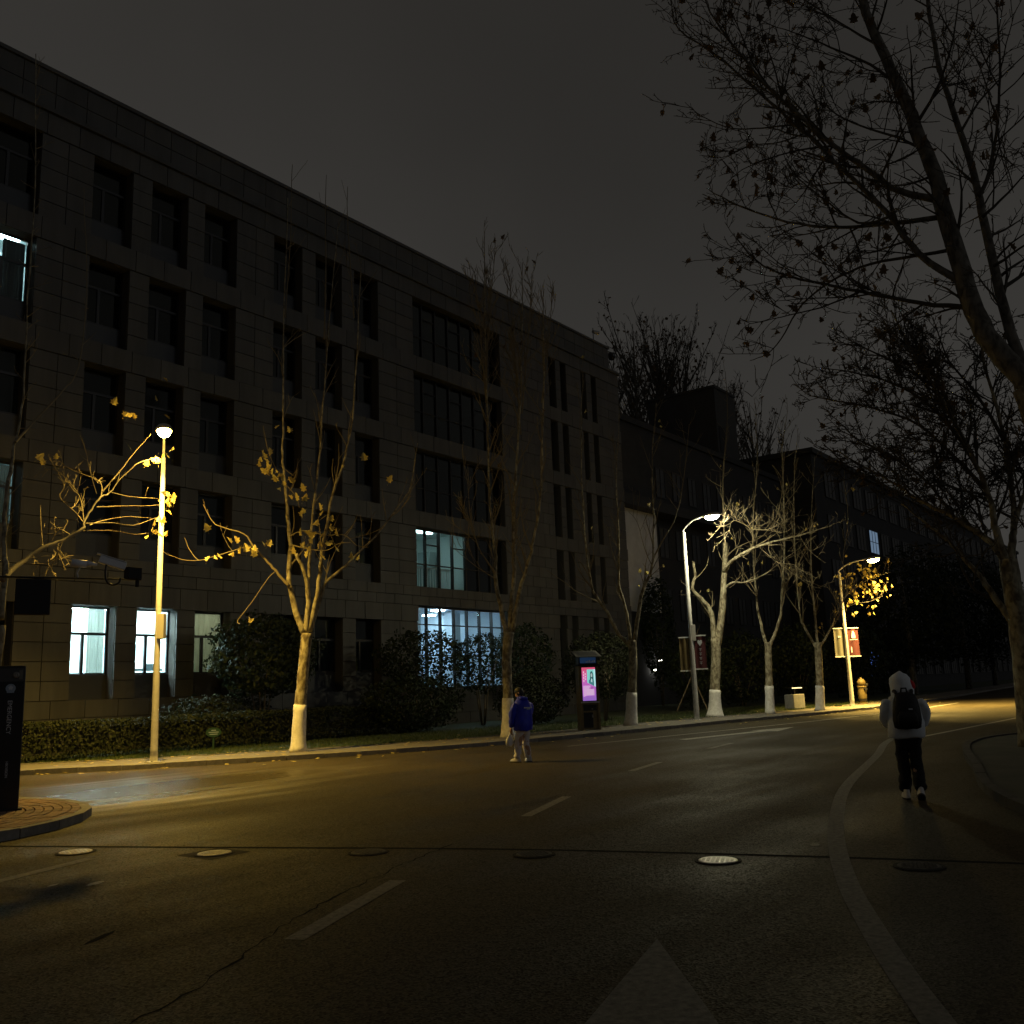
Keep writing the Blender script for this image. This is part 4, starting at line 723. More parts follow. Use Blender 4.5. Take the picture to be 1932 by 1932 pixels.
def plane_tree(key, label, bk, tw, nleaf, lmesh, dens, lmax, up, lev=2, lsz=.2, minr=.005, wash=True, leafd_n=0):
    d = TREES[key]; g = random.Random(hash(key) % 1000 if False else sum(map(ord,key))*7)
    t = thing('plane_tree', label, 'tree', d['base'], 0, 'street plane trees')
    P = [Vector(p) for p in d['trunk']]; rs = d['tr']; Q = smooth(P,5); m = len(Q)
    rr = [rs[min(int(i/5),len(rs)-1)]+(rs[min(int(i/5)+1,len(rs)-1)]-rs[min(int(i/5),len(rs)-1)])*((i % 5)/5) for i in range(m)]
    b = MB(); n0 = 20; b.tube(Q, rr, n0)
    b.v = [tuple(Vector(v)+Vector((1,1,0))*0+Vector(v).normalized()*0) for v in b.v]
    for k_ in range(len(b.v)):
        v = Vector(b.v[k_]); w = v+Vector(d['base']); nn = noise.noise(w*4)*.02+noise.noise(w*11)*.008
        c = Q[min(k_//n0, m-1)] if k_ < m*n0 else v; o = Vector(v)-Vector(c); o.z = 0
        if o.length > 1e-4: b.v[k_] = tuple(v+o.normalized()*nn)
    b.build('trunk', M[bk], t, smooth=True)
    if wash:                                       # lime wash up to about 1.2 m
        hw = g.uniform(1.12,1.32); WP = []; WR = []
        for i in range(9):
            z = -.03+(hw+.03)*i/8; k = 0
            while k < m-2 and Q[k+1][2] < z: k += 1
            a, c = Vector(Q[k]), Vector(Q[k+1]); u = max(0,min(1,(z-a.z)/max(1e-5,c.z-a.z))); WP.append(a+(c-a)*u); WR.append(rr[k]+(rr[k+1]-rr[k])*u+.022)
        WR[0] += .05; WR[1] += .015; WR[-1] -= .004
        b = MB(); b.tube(WP, WR, 24)
        for k_ in range(len(b.v)):
            v = Vector(b.v[k_]); c = WP[min(k_//24, 8)]; o = v-c; o.z = 0; w = v+Vector(d['base'])
            if o.length > 1e-4: b.v[k_] = tuple(v+o.normalized()*(noise.noise(w*4)*.02+noise.noise(w*11)*.008)+Vector((0,0,.02*noise.noise(w*9) if k_//24 == 8 else 0)))
        b.build('whitewash', M['wash'], t, smooth=True)
    crown = MB(); tips = []
    for pts, r0, r1, twd in d['limbs']:
        q = smooth([Vector(p) for p in pts],4); k = len(q)
        q = [Vector(p)+(rvec(g)*min(.018,r0*.25) if 1 < i < k-1 else Vector()) for i, p in enumerate(q)]
        if r0 > .03:
            b = MB(); ru = [r0+(r1-r0)*(i/(k-1))**.75 for i in range(k)]; b.tube(q, ru, 10); b.build('limb', M[bk if r0 > .05 else tw], t, smooth=True)
        else: crown.tube(q, [max(minr,r0+(r1-r0)*(i/(k-1))**.8) for i in range(k)], 5)
        if twd: twigs(crown, q, r0, r1, g, dens*twd, lmax, up, lev, tips, minr)
    struct(crown.build('crown', M[tw], t), 'stuff')
    lv = [Vector(p) for p in d['leaves']]
    g.shuffle(tips); lv += [p for p, _ in tips[:nleaf]]
    for i, p in enumerate(lv):
        me = lmesh; s = lsz*g.uniform(.7,1.25)
        inst('leaf', me, t, p, (g.uniform(-.9,.9)+math.pi*.5, g.uniform(-.7,.7), g.uniform(0,6.3)), (s,s,s*g.uniform(.6,2.2)))
    return t
plane_tree('T0','bare plane tree with yellow-lit hanging branches reaching to the amber street lamp','bark','twig',0,LEAF_Y,3.0,.6,.2,2,.17,.004,wash=False)
plane_tree('T1','whitewashed plane tree with dry yellow leaves between amber lamp and blue-jacketed walker','bark','twig',0,LEAF_Y,1.3,1.7,.55,2,.21,.006)
plane_tree('T2','whitewashed bare plane tree standing right behind the blue-jacketed walker','bark','twig',14,LEAF_D,2.4,1.9,.8,2,.2,.007)
plane_tree('T3','bare plane tree with lifted left limb beside the lit poster bin','bark','twig',10,LEAF_Y,2.0,1.7,.6,2,.16,.006)
plane_tree('T4','thick plane tree with a long bright limb over the road beside the pale lamp','bark','twig',14,LEAF_Y,2.0,1.7,.3,2,.16,.006)
plane_tree('T5','slim forked plane tree between the thick plane and the grey litter box','bark','twig',10,LEAF_D,2.2,1.7,.6,2,.18,.007)
plane_tree('T6','plane tree whose yellow leaves crowd round the furthest lamp post','bark','twig',20,LEAF_Y,2.0,1.6,.6,2,.17,.007)
plane_tree('R1','large leaning plane tree with dark spreading branches and withered leaves over the verge','barkd','twigd',285,LEAF_D,2.5,1.9,.12,3,.17,.006,wash=False)
plane_tree('R2','forked plane tree with dense dark crown at the right verge kerb','bark','twigd',120,LEAF_D,2.7,1.7,.15,3,.15,.007,wash=False)

# tall trees behind the far buildings
def tall_tree(name, seed, hgt, wid):
    g = random.Random(seed); root = thing(name, '', 'tree')
    b = MB(); b.tube([(0,0,-.2),(.1,0,hgt*.3),(0,.1,hgt*.6),(.1,0,hgt)], [.45,.34,.2,.03], 8); b.build('trunk', M['barkd'], root, smooth=True)
    c = MB(); tips = []
    for i in range(64):
        z = hgt*g.uniform(.22,.9); a = g.uniform(0,6.3); l = wid*(1.1-(z/hgt)**2*.75)*g.uniform(.7,1.1); el = g.uniform(.9,1.25)
        P = [Vector((0,0,z))]; dd = Vector((math.cos(a)*math.cos(el), math.sin(a)*math.cos(el), math.sin(el)))
        for j in range(5): dd = (dd+Vector((0,0,.1))+rvec(g)*.06).normalized(); P.append(P[-1]+dd*l*.42)
        c.tube(P, [.1,.075,.055,.04,.03,.02], 4, False); twigs(c, P, .08, .02, g, 1.5, 1.9, .6, 2, tips, .014)
    struct(c.build('crown', M['twigd'], root), 'stuff')
    f = MB()
    for p, q in tips:
        if g.random() < .28:
            s = g.uniform(.10,.2); o = p+rvec(g)*.15; u = rvec(g)*s; v = rvec(g)*s; f.quad(o-u,o+v,o+u,o-v)
    struct(f.build('foliage', M['leafd'], root), 'stuff')
    return root
def copy_tree(o, parent=None):
    c = o.copy(); COL.objects.link(c); c.parent = parent
    for ch in list(o.children): copy_tree(ch, c)
    return c
pa = tall_tree('tall_tree', 3, 33, 6.5); pb = tall_tree('tall_tree', 8, 31, 6.0)
LB = ['tall slender bare tree rising behind the low grey block','tall slender bare tree beyond the black tower, the highest of the row','tall bare tree right of the black tower','thin tall bare tree behind the far flat-roofed building','short tall-crowned bare tree by the end of the long building','thin bare tree behind the roof corner of the far building']
for i, (src, x, y, s) in enumerate([(pa,89,48.6,1.25),(pb,96,49.0,1.34),(pa,99.5,48.4,1.3),(pb,110,48.6,1.2),(pb,81,47.6,1.08),(pa,122,49,1.2)]):
    o = src if (src, i) in ((pa,0),(pb,1)) else copy_tree(src)
    o.location = (x,y,0); o.scale = (s,s,s); o.rotation_euler = (0,0,i*1.3); o['label'] = LB[i]; o['group'] = 'tall trees behind the far buildings'

# ---------------------------------------------------------------- hedge, shrubs, grass
def leaves_in(mb, sampler, n, s, g):
    for _ in range(n):
        p, nrm = sampler(g); a = (nrm+rvec(g)*.9).normalized(); u = a.cross(rvec(g)).normalized()*s*g.uniform(.6,1.2); v = a.cross(u).normalized()*u.length*.55
        o = Vector(p); mb.quad(o-u,o+v*.9,o+u,o-v*.9)
def shrub(label, x, y, z0, rx, ry, rz_, n=3200, s=.09, m='shrub', stems=4, zc=None, group='shrubs along the building'):
    g = random.Random(int(x*100)); zc = zc if zc is not None else z0+rz_*1.0
    t = thing('shrub', label, 'shrub', (x,y,.1), 0, group); lumps = [(rvec(g), g.uniform(.25,.45)) for _ in range(14)]
    def sam(g):
        d = rvec(g); r = .62+.38*g.random()**.5
        k = 1+.22*noise.noise(d*2.3+Vector((x,y,0)))+.12*noise.noise(d*6+Vector((x,y,0)))
        p = Vector((d.x*rx, d.y*ry, d.z*rz_))*r*k+Vector((0,0,zc-.1)); p.z = max(p.z,.05); return p, d
    f = MB(); leaves_in(f, sam, n, s, g); struct(f.build('foliage', M[m], t), 'stuff')
    b = MB()
    for i in range(stems):
        a = g.uniform(0,6.3); b.tube([(.06*math.cos(a),.06*math.sin(a),-.08),(.2*rx*math.cos(a),.2*ry*math.sin(a),max(.2,(zc-.1)*.55)),(.55*rx*math.cos(a),.55*ry*math.sin(a),zc-.1+.2*rz_)],[.035,.03,.012],6)
    b.build('stem', M['stem'], t, smooth=True); return t
shrub('large round dark evergreen shrub under the curtained ground floor window',22.0,27.7,.1,2.0,1.7,1.5,5200,.1,zc=3.1)
shrub('dark evergreen shrub covering the left of the lit lobby glazing',30.3,27.6,.1,2.4,1.5,1.25,2600,.1,zc=3.0)
shrub('upright shrub on bare stems in front of the lit lobby glazing',33.3,26.8,.1,1.5,1.2,1.35,2200,.085,zc=2.8,stems=6)
shrub('low wide round shrub between hedge end and lobby glazing',27.9,26.0,.1,2.5,1.5,1.1,4200,.09,zc=1.2)
shrub('clipped ball-shaped shrub on the lawn behind the blue-jacketed walker',33.4,24.2,.1,1.75,1.5,1.1,4200,.08,'hedge',zc=1.2)
shrub('dark tall shrub against the wall behind the walker tree',38.6,28.4,.1,1.9,1.4,1.6,3000,.1,zc=3.2)
shrub('bushy shrub on several stems behind the lit poster bin',36.0,22.2,.1,2.2,1.4,1.5,4600,.085,'hedge',zc=2.5,stems=7)
shrub('dark shrub on the lawn behind the banner lamp post',49.5,24.2,.1,2.4,1.8,1.9,3000,.12,zc=2.2)
shrub('dark shrub behind the thick plane tree',54.5,23.8,.1,2.8,2,2.2,3000,.13,zc=2.4)
shrub('dark shrub behind the grey litter box',60.5,22.5,.1,3.0,2,2.6,3000,.14,zc=2.6)
shrub('dark shrub beyond the furthest banner post',70,22,.1,3.6,2.5,2.8,3000,.16,zc=2.8)
shrub('tall dark climbing shrub against the end of the pale bay',58.6,31.4,.1,2.0,.9,3.6,3400,.14,zc=5.2)
shrub('broad dark shrub furthest down the street',84,24,.1,5,3,3.6,3600,.2,zc=3.4)
# dark evergreen trees further down the street
for i, (x, y, h_, w_, lab) in enumerate([(76,19.5,11,4.2,'dark evergreen tree at the kerb beyond the hydrant-shaped post'),(92,19,12,4.8,'broad dark evergreen tree further along the kerb'),(112,20.5,13,5.5,'dark evergreen tree before the far end of the flat-roofed building'),(70,-1,9,4.5,'dark evergreen tree across the road behind the forked plane'),(95,4,12,6,'dark evergreen tree at the far bend of the road')]):
    t = thing('evergreen_tree', lab, 'tree', (x,y,.05), 0, 'dark evergreen trees down the street'); g = random.Random(i+50)
    b = MB(); b.tube([(0,0,-.1),(.1,0,h_*.4),(0,.1,h_*.85)],[.28,.2,.05],8); b.build('trunk', M['barkd'], t, smooth=True)
    def sam(g, h_=h_, w_=w_):
        d = rvec(g); k = (.6+.4*g.random()**.5)*(1+.3*noise.noise(d*2.2+Vector((x,y,0)))+.15*noise.noise(d*5)); return Vector((d.x*w_*k,d.y*w_*k,h_*.58+d.z*h_*.42*k)), d
    f = MB(); leaves_in(f, sam, 5200, .2, g); struct(f.build('crown', M['darkleaf'], t), 'stuff')
# long clipped hedge
hd = thing('hedge', 'long clipped evergreen hedge along the lawn below the ground floor windows', 'hedge', (19.8,26.8,.1), rad(-1.0))
def hs(g):
    L = 8.3; f = g.random(); x = g.uniform(-L,L)
    hh = 1.08+.10*noise.noise(Vector((x*.8,0,3)))+.06*noise.noise(Vector((x*2.4,1,3)))
    if f < .5: y = -.62+.12*noise.noise(Vector((x*1.7,g.random(),0)))+g.uniform(0,.15); z = g.uniform(.1,hh); return Vector((x,y,z)), Vector((0,-1,.3))
    if f < .9: return Vector((x,g.uniform(-.6,.6),hh-g.random()**2*.25)), Vector((0,-.3,1))
    return Vector((x,g.uniform(-.5,.5),g.uniform(.1,hh))), rvec(g)
f = MB(); leaves_in(f, hs, 15000, .06, random.Random(4)); struct(f.build('foliage', M['hedge'], hd), 'stuff')
b = MB(); b.box(-8.2,8.2,-.42,.5,.25,.9); b.build('black_core', M['blackm'], hd)  # solid black box filling the inside of the foliage
b = MB()
for i in range(60): x = -8.1+i*.275; b.tube([(x,R.uniform(-.2,.2),-.05),(x+R.uniform(-.1,.1),R.uniform(-.3,.3),.5)],[.018,.012],5)
struct(b.build('stems', M['stem'], hd), 'stuff')
shrub('low rounded hedge mound behind the clipped hedge',20.6,28.5,.1,2.3,.9,.75,3600,.07,'hedge',zc=1.05,group='shrubs along the building')
# grass blades
g = random.Random(9); f = MB(); ks = [p for p in smooth(KERB,8) if 9 < p[0] < 60]
for _ in range(26000):
    i = g.randrange(len(ks)-1); p = Vector(ks[i]).lerp(Vector(ks[i+1]), g.random()); d = Vector(ks[i+1])-Vector(ks[i]); n = Vector((-d.y,d.x)).normalized()
    q = p+n*(2.62+g.random()**1.6*5.5); hgt = g.uniform(.04,.13); a = g.uniform(0,6.3); w = .008
    f.v += [(q.x-w*math.cos(a),q.y-w*math.sin(a),.095),(q.x+w*math.cos(a),q.y+w*math.sin(a),.095),(q.x+g.gauss(0,.03),q.y+g.gauss(0,.03),.1+hgt)]; k = len(f.v); f.f.append((k-3,k-2,k-1))
o = struct(f.build('grass', M['grass']), 'stuff'); o['label'] = 'short green grass between pavement and hedge'
# fallen leaves on pavement and lawn edge
f = MB()
for _ in range(420):
    i = g.randrange(len(ks)-1); p = Vector(ks[i]).lerp(Vector(ks[i+1]), g.random()); d = Vector(ks[i+1])-Vector(ks[i]); n = Vector((-d.y,d.x)).normalized()
    q = p+n*abs(g.gauss(2.3,.9)) if g.random() < .75 else p-n*abs(g.gauss(0,.5))
    z = .12 if (q-p).dot(n) > .1 else .004
    s = g.uniform(.05,.1); a = g.uniform(0,6.3); c, s_ = math.cos(a)*s, math.sin(a)*s
    f.quad((q.x-c,q.y-s_,z+.012),(q.x+s_*.7,q.y-c*.7,z+.02),(q.x+c,q.y+s_,z+.03),(q.x-s_*.7,q.y+c*.7,z+.01))
o = struct(f.build('fallen_leaves', M['leafy']), 'stuff'); o['label'] = 'dry fallen leaves along pavement and kerb'
# staked sapling
t = thing('sapling', 'staked young sapling on the lawn beside the banner lamp post', 'tree', (47.5,23.6,.1))
b = MB(); b.tube([(0,0,-.05),(.05,0,1.6),(0,0,3.2)],[.05,.04,.02],8); b.build('trunk', M['stem'], t, smooth=True)
for a in (.2,2.3,4.4):
    b = MB(); b.tube([(1.0*math.cos(a),1.0*math.sin(a),-.05),(.05*math.cos(a),.05*math.sin(a),1.8)],.035,6); b.build('stake', M['wood'], t)
b = MB(); tp = []
for i in range(7):
    a = i*.9; P = [Vector((0,0,1.5+.2*i)),Vector((.3*math.cos(a),.3*math.sin(a),2.0+.25*i)),Vector((.5*math.cos(a),.5*math.sin(a),2.9+.25*i))]; b.tube(P,[.02,.015,.008],5); twigs(b,P,.02,.008,R,2,.6,.5,1,tp,.006)
struct(b.build('crown', M['twig'], t), 'stuff')

# ---------------------------------------------------------------- street lamps
def street_lamp(label, base, head, hp, col, watts, lens_s, tilt, rbase=.1, size=.34, boxz=None, spread=130):
    base = Vector(base); head = Vector(head); t = thing('street_lamp', label, 'street lamp', base, 0, 'street lamps along the kerb')
    L = head-base; dirv = Vector((L.x,L.y,0)).normalized(); ang = math.atan2(dirv.y,dirv.x)
    b = MB(); b.tube([(0,0,0),(0,0,.3),(0,0,hp*.5),(0,0,hp)],[rbase,rbase*.98,rbase*.78,rbase*.56],18); b.build('pole', M['pole'], t, smooth=True)
    b = MB(); b.box(-.17,.17,-.17,.17,0,.018); b.build('base_plate', M['pole'], t)
    b = MB()
    for i in range(4): a = math.pi/4+i*math.pi/2; b.lathe([(.02,.018),(.02,.05),(.01,.055)],8,(.18*math.cos(a),.18*math.sin(a),0))
    b.build('anchor_bolts', M['iron'], t)
    b = MB(); A = [Vector((0,0,hp-.05)),Vector((0,0,hp+.12)),L*.3+Vector((0,0,0)),L*.93]
    A[2] = Vector((L.x*.35,L.y*.35,hp+.3+(L.z-hp)*.3)); A[3] = Vector((L.x*.95,L.y*.95,L.z+.12)); b.tube(smooth(A,5),.035,10); b.build('arm', M['pole'], t, smooth=True)
    hd_ = bpy.data.objects.new('lamp_head', None)
    b = MB(); b.lathe([(.05,.17),(.16,.15),(.2,.09),(.21,.02),(.17,.02)],20); me = b.mesh('lamp_head', M['polebox'], True)
    h_ = inst('lamp_head', me, t, L, (0,0,ang), (1.7*size/.34,size/.34,1)); h_.rotation_euler = (0,-tilt*.25,ang)
    lb = MB(); lb.lathe([(.165,.018),(.16,-.03),(.13,-.085),(.07,-.12),(.02,-.13)],20); lm = emat('lamp_lens', col, lens_s)
    l_ = lb.build('lens', lm, h_, smooth=True)
    ld = bpy.data.lights.new('lamp_light','AREA'); ld.shape = 'DISK'; ld.size = .34; ld.energy = watts; ld.color = col; ld.spread = rad(spread)
    lo = bpy.data.objects.new('lamp_light', ld); COL.objects.link(lo); lo.parent = t; lo.location = L+Vector((0,0,-.16))
    dv = Vector((dirv.x*math.sin(tilt),dirv.y*math.sin(tilt),-math.cos(tilt))); lo.rotation_euler = dv.to_track_quat('-Z','Y').to_euler()
    if boxz:
        c = Vector((.6,-.8,0)); q = MB(); q.box(-.02,.15,-.1,.1,boxz-.33,boxz+.33); bo = q.build('control_box', M['polebox'], t, (c.x*.03,c.y*.03,0)); bo.rotation_euler = (0,0,math.atan2(c.y,c.x)); bevel(bo,.012)
    return t
AMB = (1,.63,.11); PAL = (1,.93,.60); YEL = (1,.66,.16)
street_lamp('street lamp glowing strong amber on a bare pole without any banner',(14.34,22.37,.12),(13.66,21.32,8.5),8.0,AMB,1050,400,rad(3),.095,.34,3.45,128)
l2 = street_lamp('pale yellow-white street lamp on a white pole carrying a red banner and box',(35.84,17.73,.12),(35.86,16.42,8.32),7.7,PAL,60,620,rad(6),.115,.36,3.5,150)
l3 = street_lamp('small yellow street lamp on the post with cream and red double banner',(50.16,16.0,.12),(50.2,14.2,7.5),6.9,YEL,4500,260,rad(20),.12,.36,None,124)
# banners hang on the posts as things of their own
def banner(label, base, ang, x0, x1, z0, z1, m, marks):
    t = thing('banner', label, 'banner', base, ang, 'banners on the lamp posts')
    b = MB(); n = 10
    for i in range(n): 
        u, v = x0+(x1-x0)*i/n, x0+(x1-x0)*(i+1)/n; yu, yv = .02*math.sin(i*.9), .02*math.sin((i+1)*.9)
        b.quad((u,yu,z0),(v,yv,z0),(v,yv,z1),(u,yu,z1)); b.quad((u,yu+.012,z1),(v,yv+.012,z1),(v,yv+.012,z0),(u,yu+.012,z0))
    b.build('cloth', M[m], t)
    b = MB(); s = 1 if x1 > 0 else -1; xo = max(abs(x0),abs(x1))*s
    for z in (z0-.03,z1+.03): b.bar((.09*s,0.005,z),(xo+.03*s,.005,z),.04,.05)
    b.build('bracket', M['white'], t)
    for shape in marks:
        q = MB(); q.quad(*[(x,-.032,z) for x, z in shape]); q.build('printed_mark', M['print_'], t)
    return t
def glyph(x, z, s): return [[(x-s*.5,z+s*.4),(x+s*.5,z+s*.4),(x+s*.5,z+s*.52),(x-s*.5,z+s*.52)],[(x-.06*s,z-s*.5),(x+.06*s,z-s*.5),(x+.06*s,z+s*.38),(x-.06*s,z+s*.38)],[(x-s*.45,z-s*.1),(x+s*.45,z-s*.1),(x+s*.45,z+.0*s),(x-s*.45,z)]]
heart = [(.33,2.95),(.42,3.08),(.42,3.17),(.37,3.20),(.33,3.16),(.29,3.20),(.24,3.17),(.24,3.08)]
mk = [heart]+sum((glyph(.33,2.8-i*.18,.11) for i in range(4)),[])
banner('dark red banner with a white heart mark on the pale lamp post',(35.84,17.73,.12),rad(-62),.12,.56,2.05,3.35,'red',mk)
banner('brown back of a banner on the wall side of the pale lamp post',(35.84,17.73,.12),rad(-62),-.5,-.12,2.0,3.3,'bin',[])
banner('cream banner on the wall side of the furthest lamp post',(50.16,16.0,.12),rad(-50),-.62,-.12,2.55,3.95,'cream',[[(-.42,3.5),(-.3,3.5),(-.25,3.56),(-.4,3.6)]])
banner('red banner with a pale crest on the road side of the furthest lamp post',(50.16,16.0,.12),rad(-50),.12,.68,2.55,3.95,'red',[[(.3,3.45),(.5,3.45),(.5,3.6),(.44,3.82),(.36,3.82),(.3,3.6)],[(.2,3.36),(.6,3.36),(.6,3.39),(.2,3.39)],[(.22,2.72),(.27,2.72),(.27,3.0),(.22,3.0)]])

# ---------------------------------------------------------------- text helper
def text_mesh(body, size, m, ext=.002):
    c = bpy.data.curves.new('text','FONT'); c.body = body; c.size = size; c.extrude = ext; c.align_x = 'CENTER'; c.align_y = 'CENTER'
    o = bpy.data.objects.new('text', c); COL.objects.link(o); bpy.context.view_layer.update()
    me = bpy.data.meshes.new_from_object(o.evaluated_get(bpy.context.evaluated_depsgraph_get())); bpy.data.objects.remove(o); me.materials.clear(); me.materials.append(m); return me

# emergency call post
em = thing('emergency_post', 'tall black emergency call post with vertical lettering on the paved corner', 'emergency post', (7.13,14.97,.12), rad(-25.5))
b = MB(); b.box(-.19,.19,-.07,.09,0,2.14); bevel(b.build('column', M['black'], em),.012)
b = MB(); b.box(-.24,.24,-.11,.13,-.01,.03); b.build('base_plate', M['blackm'], em)
b = MB(); b.box(-.17,.17,-.085,-.071,1.9,2.1); b.build('camera_window', M['spandrel'], em)
b = MB(); b.lathe([(.045,0),(.045,.02),(.03,.026)],16); o = b.build('camera_lens', M['iron'], em, (.06,-.086,2.0)); o.rotation_euler = (rad(90),0,0)
b = MB(); b.box(.1,.15,-.087,-.073,1.93,2.07); b.build('indicator', M['cream'], em)
star = [(.075*math.cos(rad(90+36*i))*(1 if i % 2 == 0 else .72), .075*math.sin(rad(90+36*i))*(1 if i % 2 == 0 else .72)) for i in range(10)]
b = MB(); b.prism([(.085*math.cos(rad(a)),.082*math.sin(rad(a))) for a in range(-40,221,10)]+[(-.06,-.085),(.06,-.085)],0,.006); o = b.build('emblem', M['badge'], em, (-.005,-.071,1.80)); o.rotation_euler = (rad(90),0,0); o.scale = (.8,.8,1)
b = MB(); b.prism([(x*.62,y*.62+.01) for x, y in star],.006,.01); b.build('emblem_star', M['print_'], o)
def vtext(s, size, z, x, m): o = inst('lettering', text_mesh(s,size,m), em, (x,-.072,z), (rad(90),rad(90),0)); return o
vtext('EMERGENCY',.088,1.37,-.005,M['print_']); vtext('HIKVISION',.05,.6,0,M['print_'])

# camera mast with arm, and its two cameras
cm = thing('camera_mast', 'thin black mast with a long horizontal arm carrying two cameras over the corner', 'mast', (6.53,15.27,.11))
b = MB(); b.tube([(0,0,0),(0,0,3.9)],[.07,.05],12); b.build('pole', M['black'], cm, smooth=True)
b = MB(); b.tube([(0,0,3.52),(2.24,-1.06,3.52)],.016,8); b.build('arm', M['black'], cm)
b = MB(); b.box(-.12,.12,-.12,.12,-.005,.02); b.build('base_plate', M['black'], cm)
b = MB(); b.box(-.25,.25,-.06,.06,2.93,3.49); o = bevel(b.build('control_cabinet', M['blackm'], cm, (.81,-.385,0)),.015); o.rotation_euler = (0,0,rad(-25.3))
sc = thing('security_camera', 'pale boxy bullet camera with looped cable at the end of the mast arm', 'security camera', (8.72,14.235,3.63))
ax = Vector((-.86,.42,.30)).normalized()
b = MB(); b.bar((-.17,.08,.20),(-.17+ax.x*.42,.08+ax.y*.42,.20+ax.z*.42),.115,.12); bo = b.build('housing', M['camw'], sc); bevel(bo,.012)
b = MB(); b.bar((-.16,.08,.272),(-.16+ax.x*.47,.08+ax.y*.47,.272+ax.z*.47),.14,.012); b.build('sun_shield', M['white'], sc)
b = MB(); b.box(-.17,.07,-.02,.13,.0,.2); b.box(.0,.05,.02,.07,-.12,.0); bevel(b.build('bracket', M['blackm'], sc),.01)
cb_ = [(-.44,.2,.23),(-.45,.2,.08),(-.42,.19,-.05),(-.34,.15,-.10),(-.26,.11,-.06),(-.24,.1,.02)]
b = MB(); b.tube(smooth([Vector(p) for p in cb_],4),.017,8); b.build('cable', M['black'], sc, smooth=True)
sc = thing('security_camera', 'small pale bullet camera near the middle of the mast arm', 'security camera', (7.92,14.62,3.62))
b = MB(); b.tube([(0,0,0),(-.02,.01,.1),(.03,-.01,.22)],.014,8); b.build('bracket', M['pole'], sc)
b = MB(); b.tube([(-.1,.05,.26),(.1,-.05,.24)],[.065,.06],14); b.tube([(.1,-.05,.25),(.24,-.12,.24)],[.05,.02],10); b.build('housing', M['camw'], sc, smooth=True)

# plant sign in the hedge
ps = thing('plant_sign', 'small green oval plant name sign on a stake before the hedge', 'sign', (18.7,25.95,.1), rad(-30))
b = MB(); b.bar((0,0,-.05),(0,0,.45),.05,.03); b.build('stake', M['green'], ps)
b = MB(); b.prism([(.24*math.cos(a/12*6.283),.15*math.sin(a/12*6.283)) for a in range(12)],-.01,.01); o = b.build('plate', M['green'], ps, (0,-.03,.52)); o.rotation_euler = (rad(90),0,0)
b = MB()
for i, w in enumerate((.07,.15,.12)): b.box(-w,w,-.044,-.041,.57-i*.06,.595-i*.06)
b.build('printed_mark', M['badge'], ps)

# litter bin kiosk with lit poster
kz = thing('poster_bin', 'tall brown litter bin with a slanted roof and a glowing pink poster panel', 'litter bin', (28.72,18.35,.12), rad(-40))
b = MB(); b.box(-.36,-.28,-.2,.22,.0,2.2); b.box(.28,.36,-.2,.22,.0,2.2); b.build('side_post', M['bin'], kz)
b = MB(); b.box(-.28,.28,-.16,.2,.02,.92); b.build('bin_body', M['bin'], kz)
b = MB(); b.box(-.24,.1,-.172,-.161,.08,.6); bevel(b.build('bin_door', M['blackm'], kz),.006)
b = MB(); b.box(-.24,.24,-.175,-.161,.66,.86); b.build('bin_opening', M['black'], kz)
b = MB(); b.box(.06,.1,-.2,-.173,.42,.52); b.box(.05,.11,-.19,-.17,.7,.73); b.build('handle', M['iron'], kz)
b = MB(); b.box(-.33,.33,-.24,.22,.922,.97); b.build('shelf', M['pole'], kz)
b = MB(); b.box(-.28,.28,-.18,.2,.972,2.18); b.build('poster_case', M['black'], kz)
b = MB(); b.box(-.4,.4,-.24,.24,2.202,2.27); b.build('ledge', M['blackm'], kz)
b = MB(); b.box(-.34,.34,-.18,.18,2.272,2.52); b.build('top_box', M['black'], kz)
b = MB(); b.box(-.29,.29,-.187,-.181,2.3,2.5); sg = b.build('top_sign', mat('top_sign_blue',(.03,.10,.28),.5,emit=(.05,.14,.35),estr=.12), kz)
b = MB()
for i in range(6): b.box(-.08+i*.06,-.04+i*.06,-.191,-.188,2.32,2.36+.02*(i % 3))
b.build('printed_mark', M['white'], sg)
b = MB(); b.v = [(-.46,-.34,2.50),(.46,-.34,2.50),(.46,.3,2.72),(-.46,.3,2.72),(-.46,-.34,2.53),(.46,-.34,2.53),(.46,.3,2.75),(-.46,.3,2.75)]; b.f = [(0,3,2,1),(4,5,6,7),(0,1,5,4),(1,2,6,5),(2,3,7,6),(3,0,4,7)]; rf = b.build('roof', M['cream'], kz)
b = MB(); b.v = [(-.36,-.26,2.562),(.36,-.26,2.562),(.36,.2,2.722),(-.36,.2,2.722)]; b.f = [(0,1,2,3)]; b.build('solar_panel', M['spandrel'], rf)
pm_ = bpy.data.materials.new('poster_light'); pm_.use_nodes = True; t_ = pm_.node_tree; pb_ = t_.nodes['Principled BSDF']; tc_ = t_.nodes.new('ShaderNodeTexCoord'); sp_ = t_.nodes.new('ShaderNodeSeparateXYZ'); rp = t_.nodes.new('ShaderNodeValToRGB')
t_.links.new(tc_.outputs['Generated'], sp_.inputs[0]); t_.links.new(sp_.outputs['Z'], rp.inputs[0]); ee = rp.color_ramp.elements; ee[0].color = (.33,.16,.62,1); ee[1].color = (.80,.10,.20,1); q_ = ee.new(.5); q_.color = (.62,.16,.60,1)
t_.links.new(rp.outputs[0], pb_.inputs['Emission Color']); t_.links.new(rp.outputs[0], pb_.inputs['Base Color']); pb_.inputs['Emission Strength'].default_value = .75
b = MB(); b.box(-.245,.245,-.19,-.181,1.0,2.15); po_ = b.build('poster', pm_, kz)
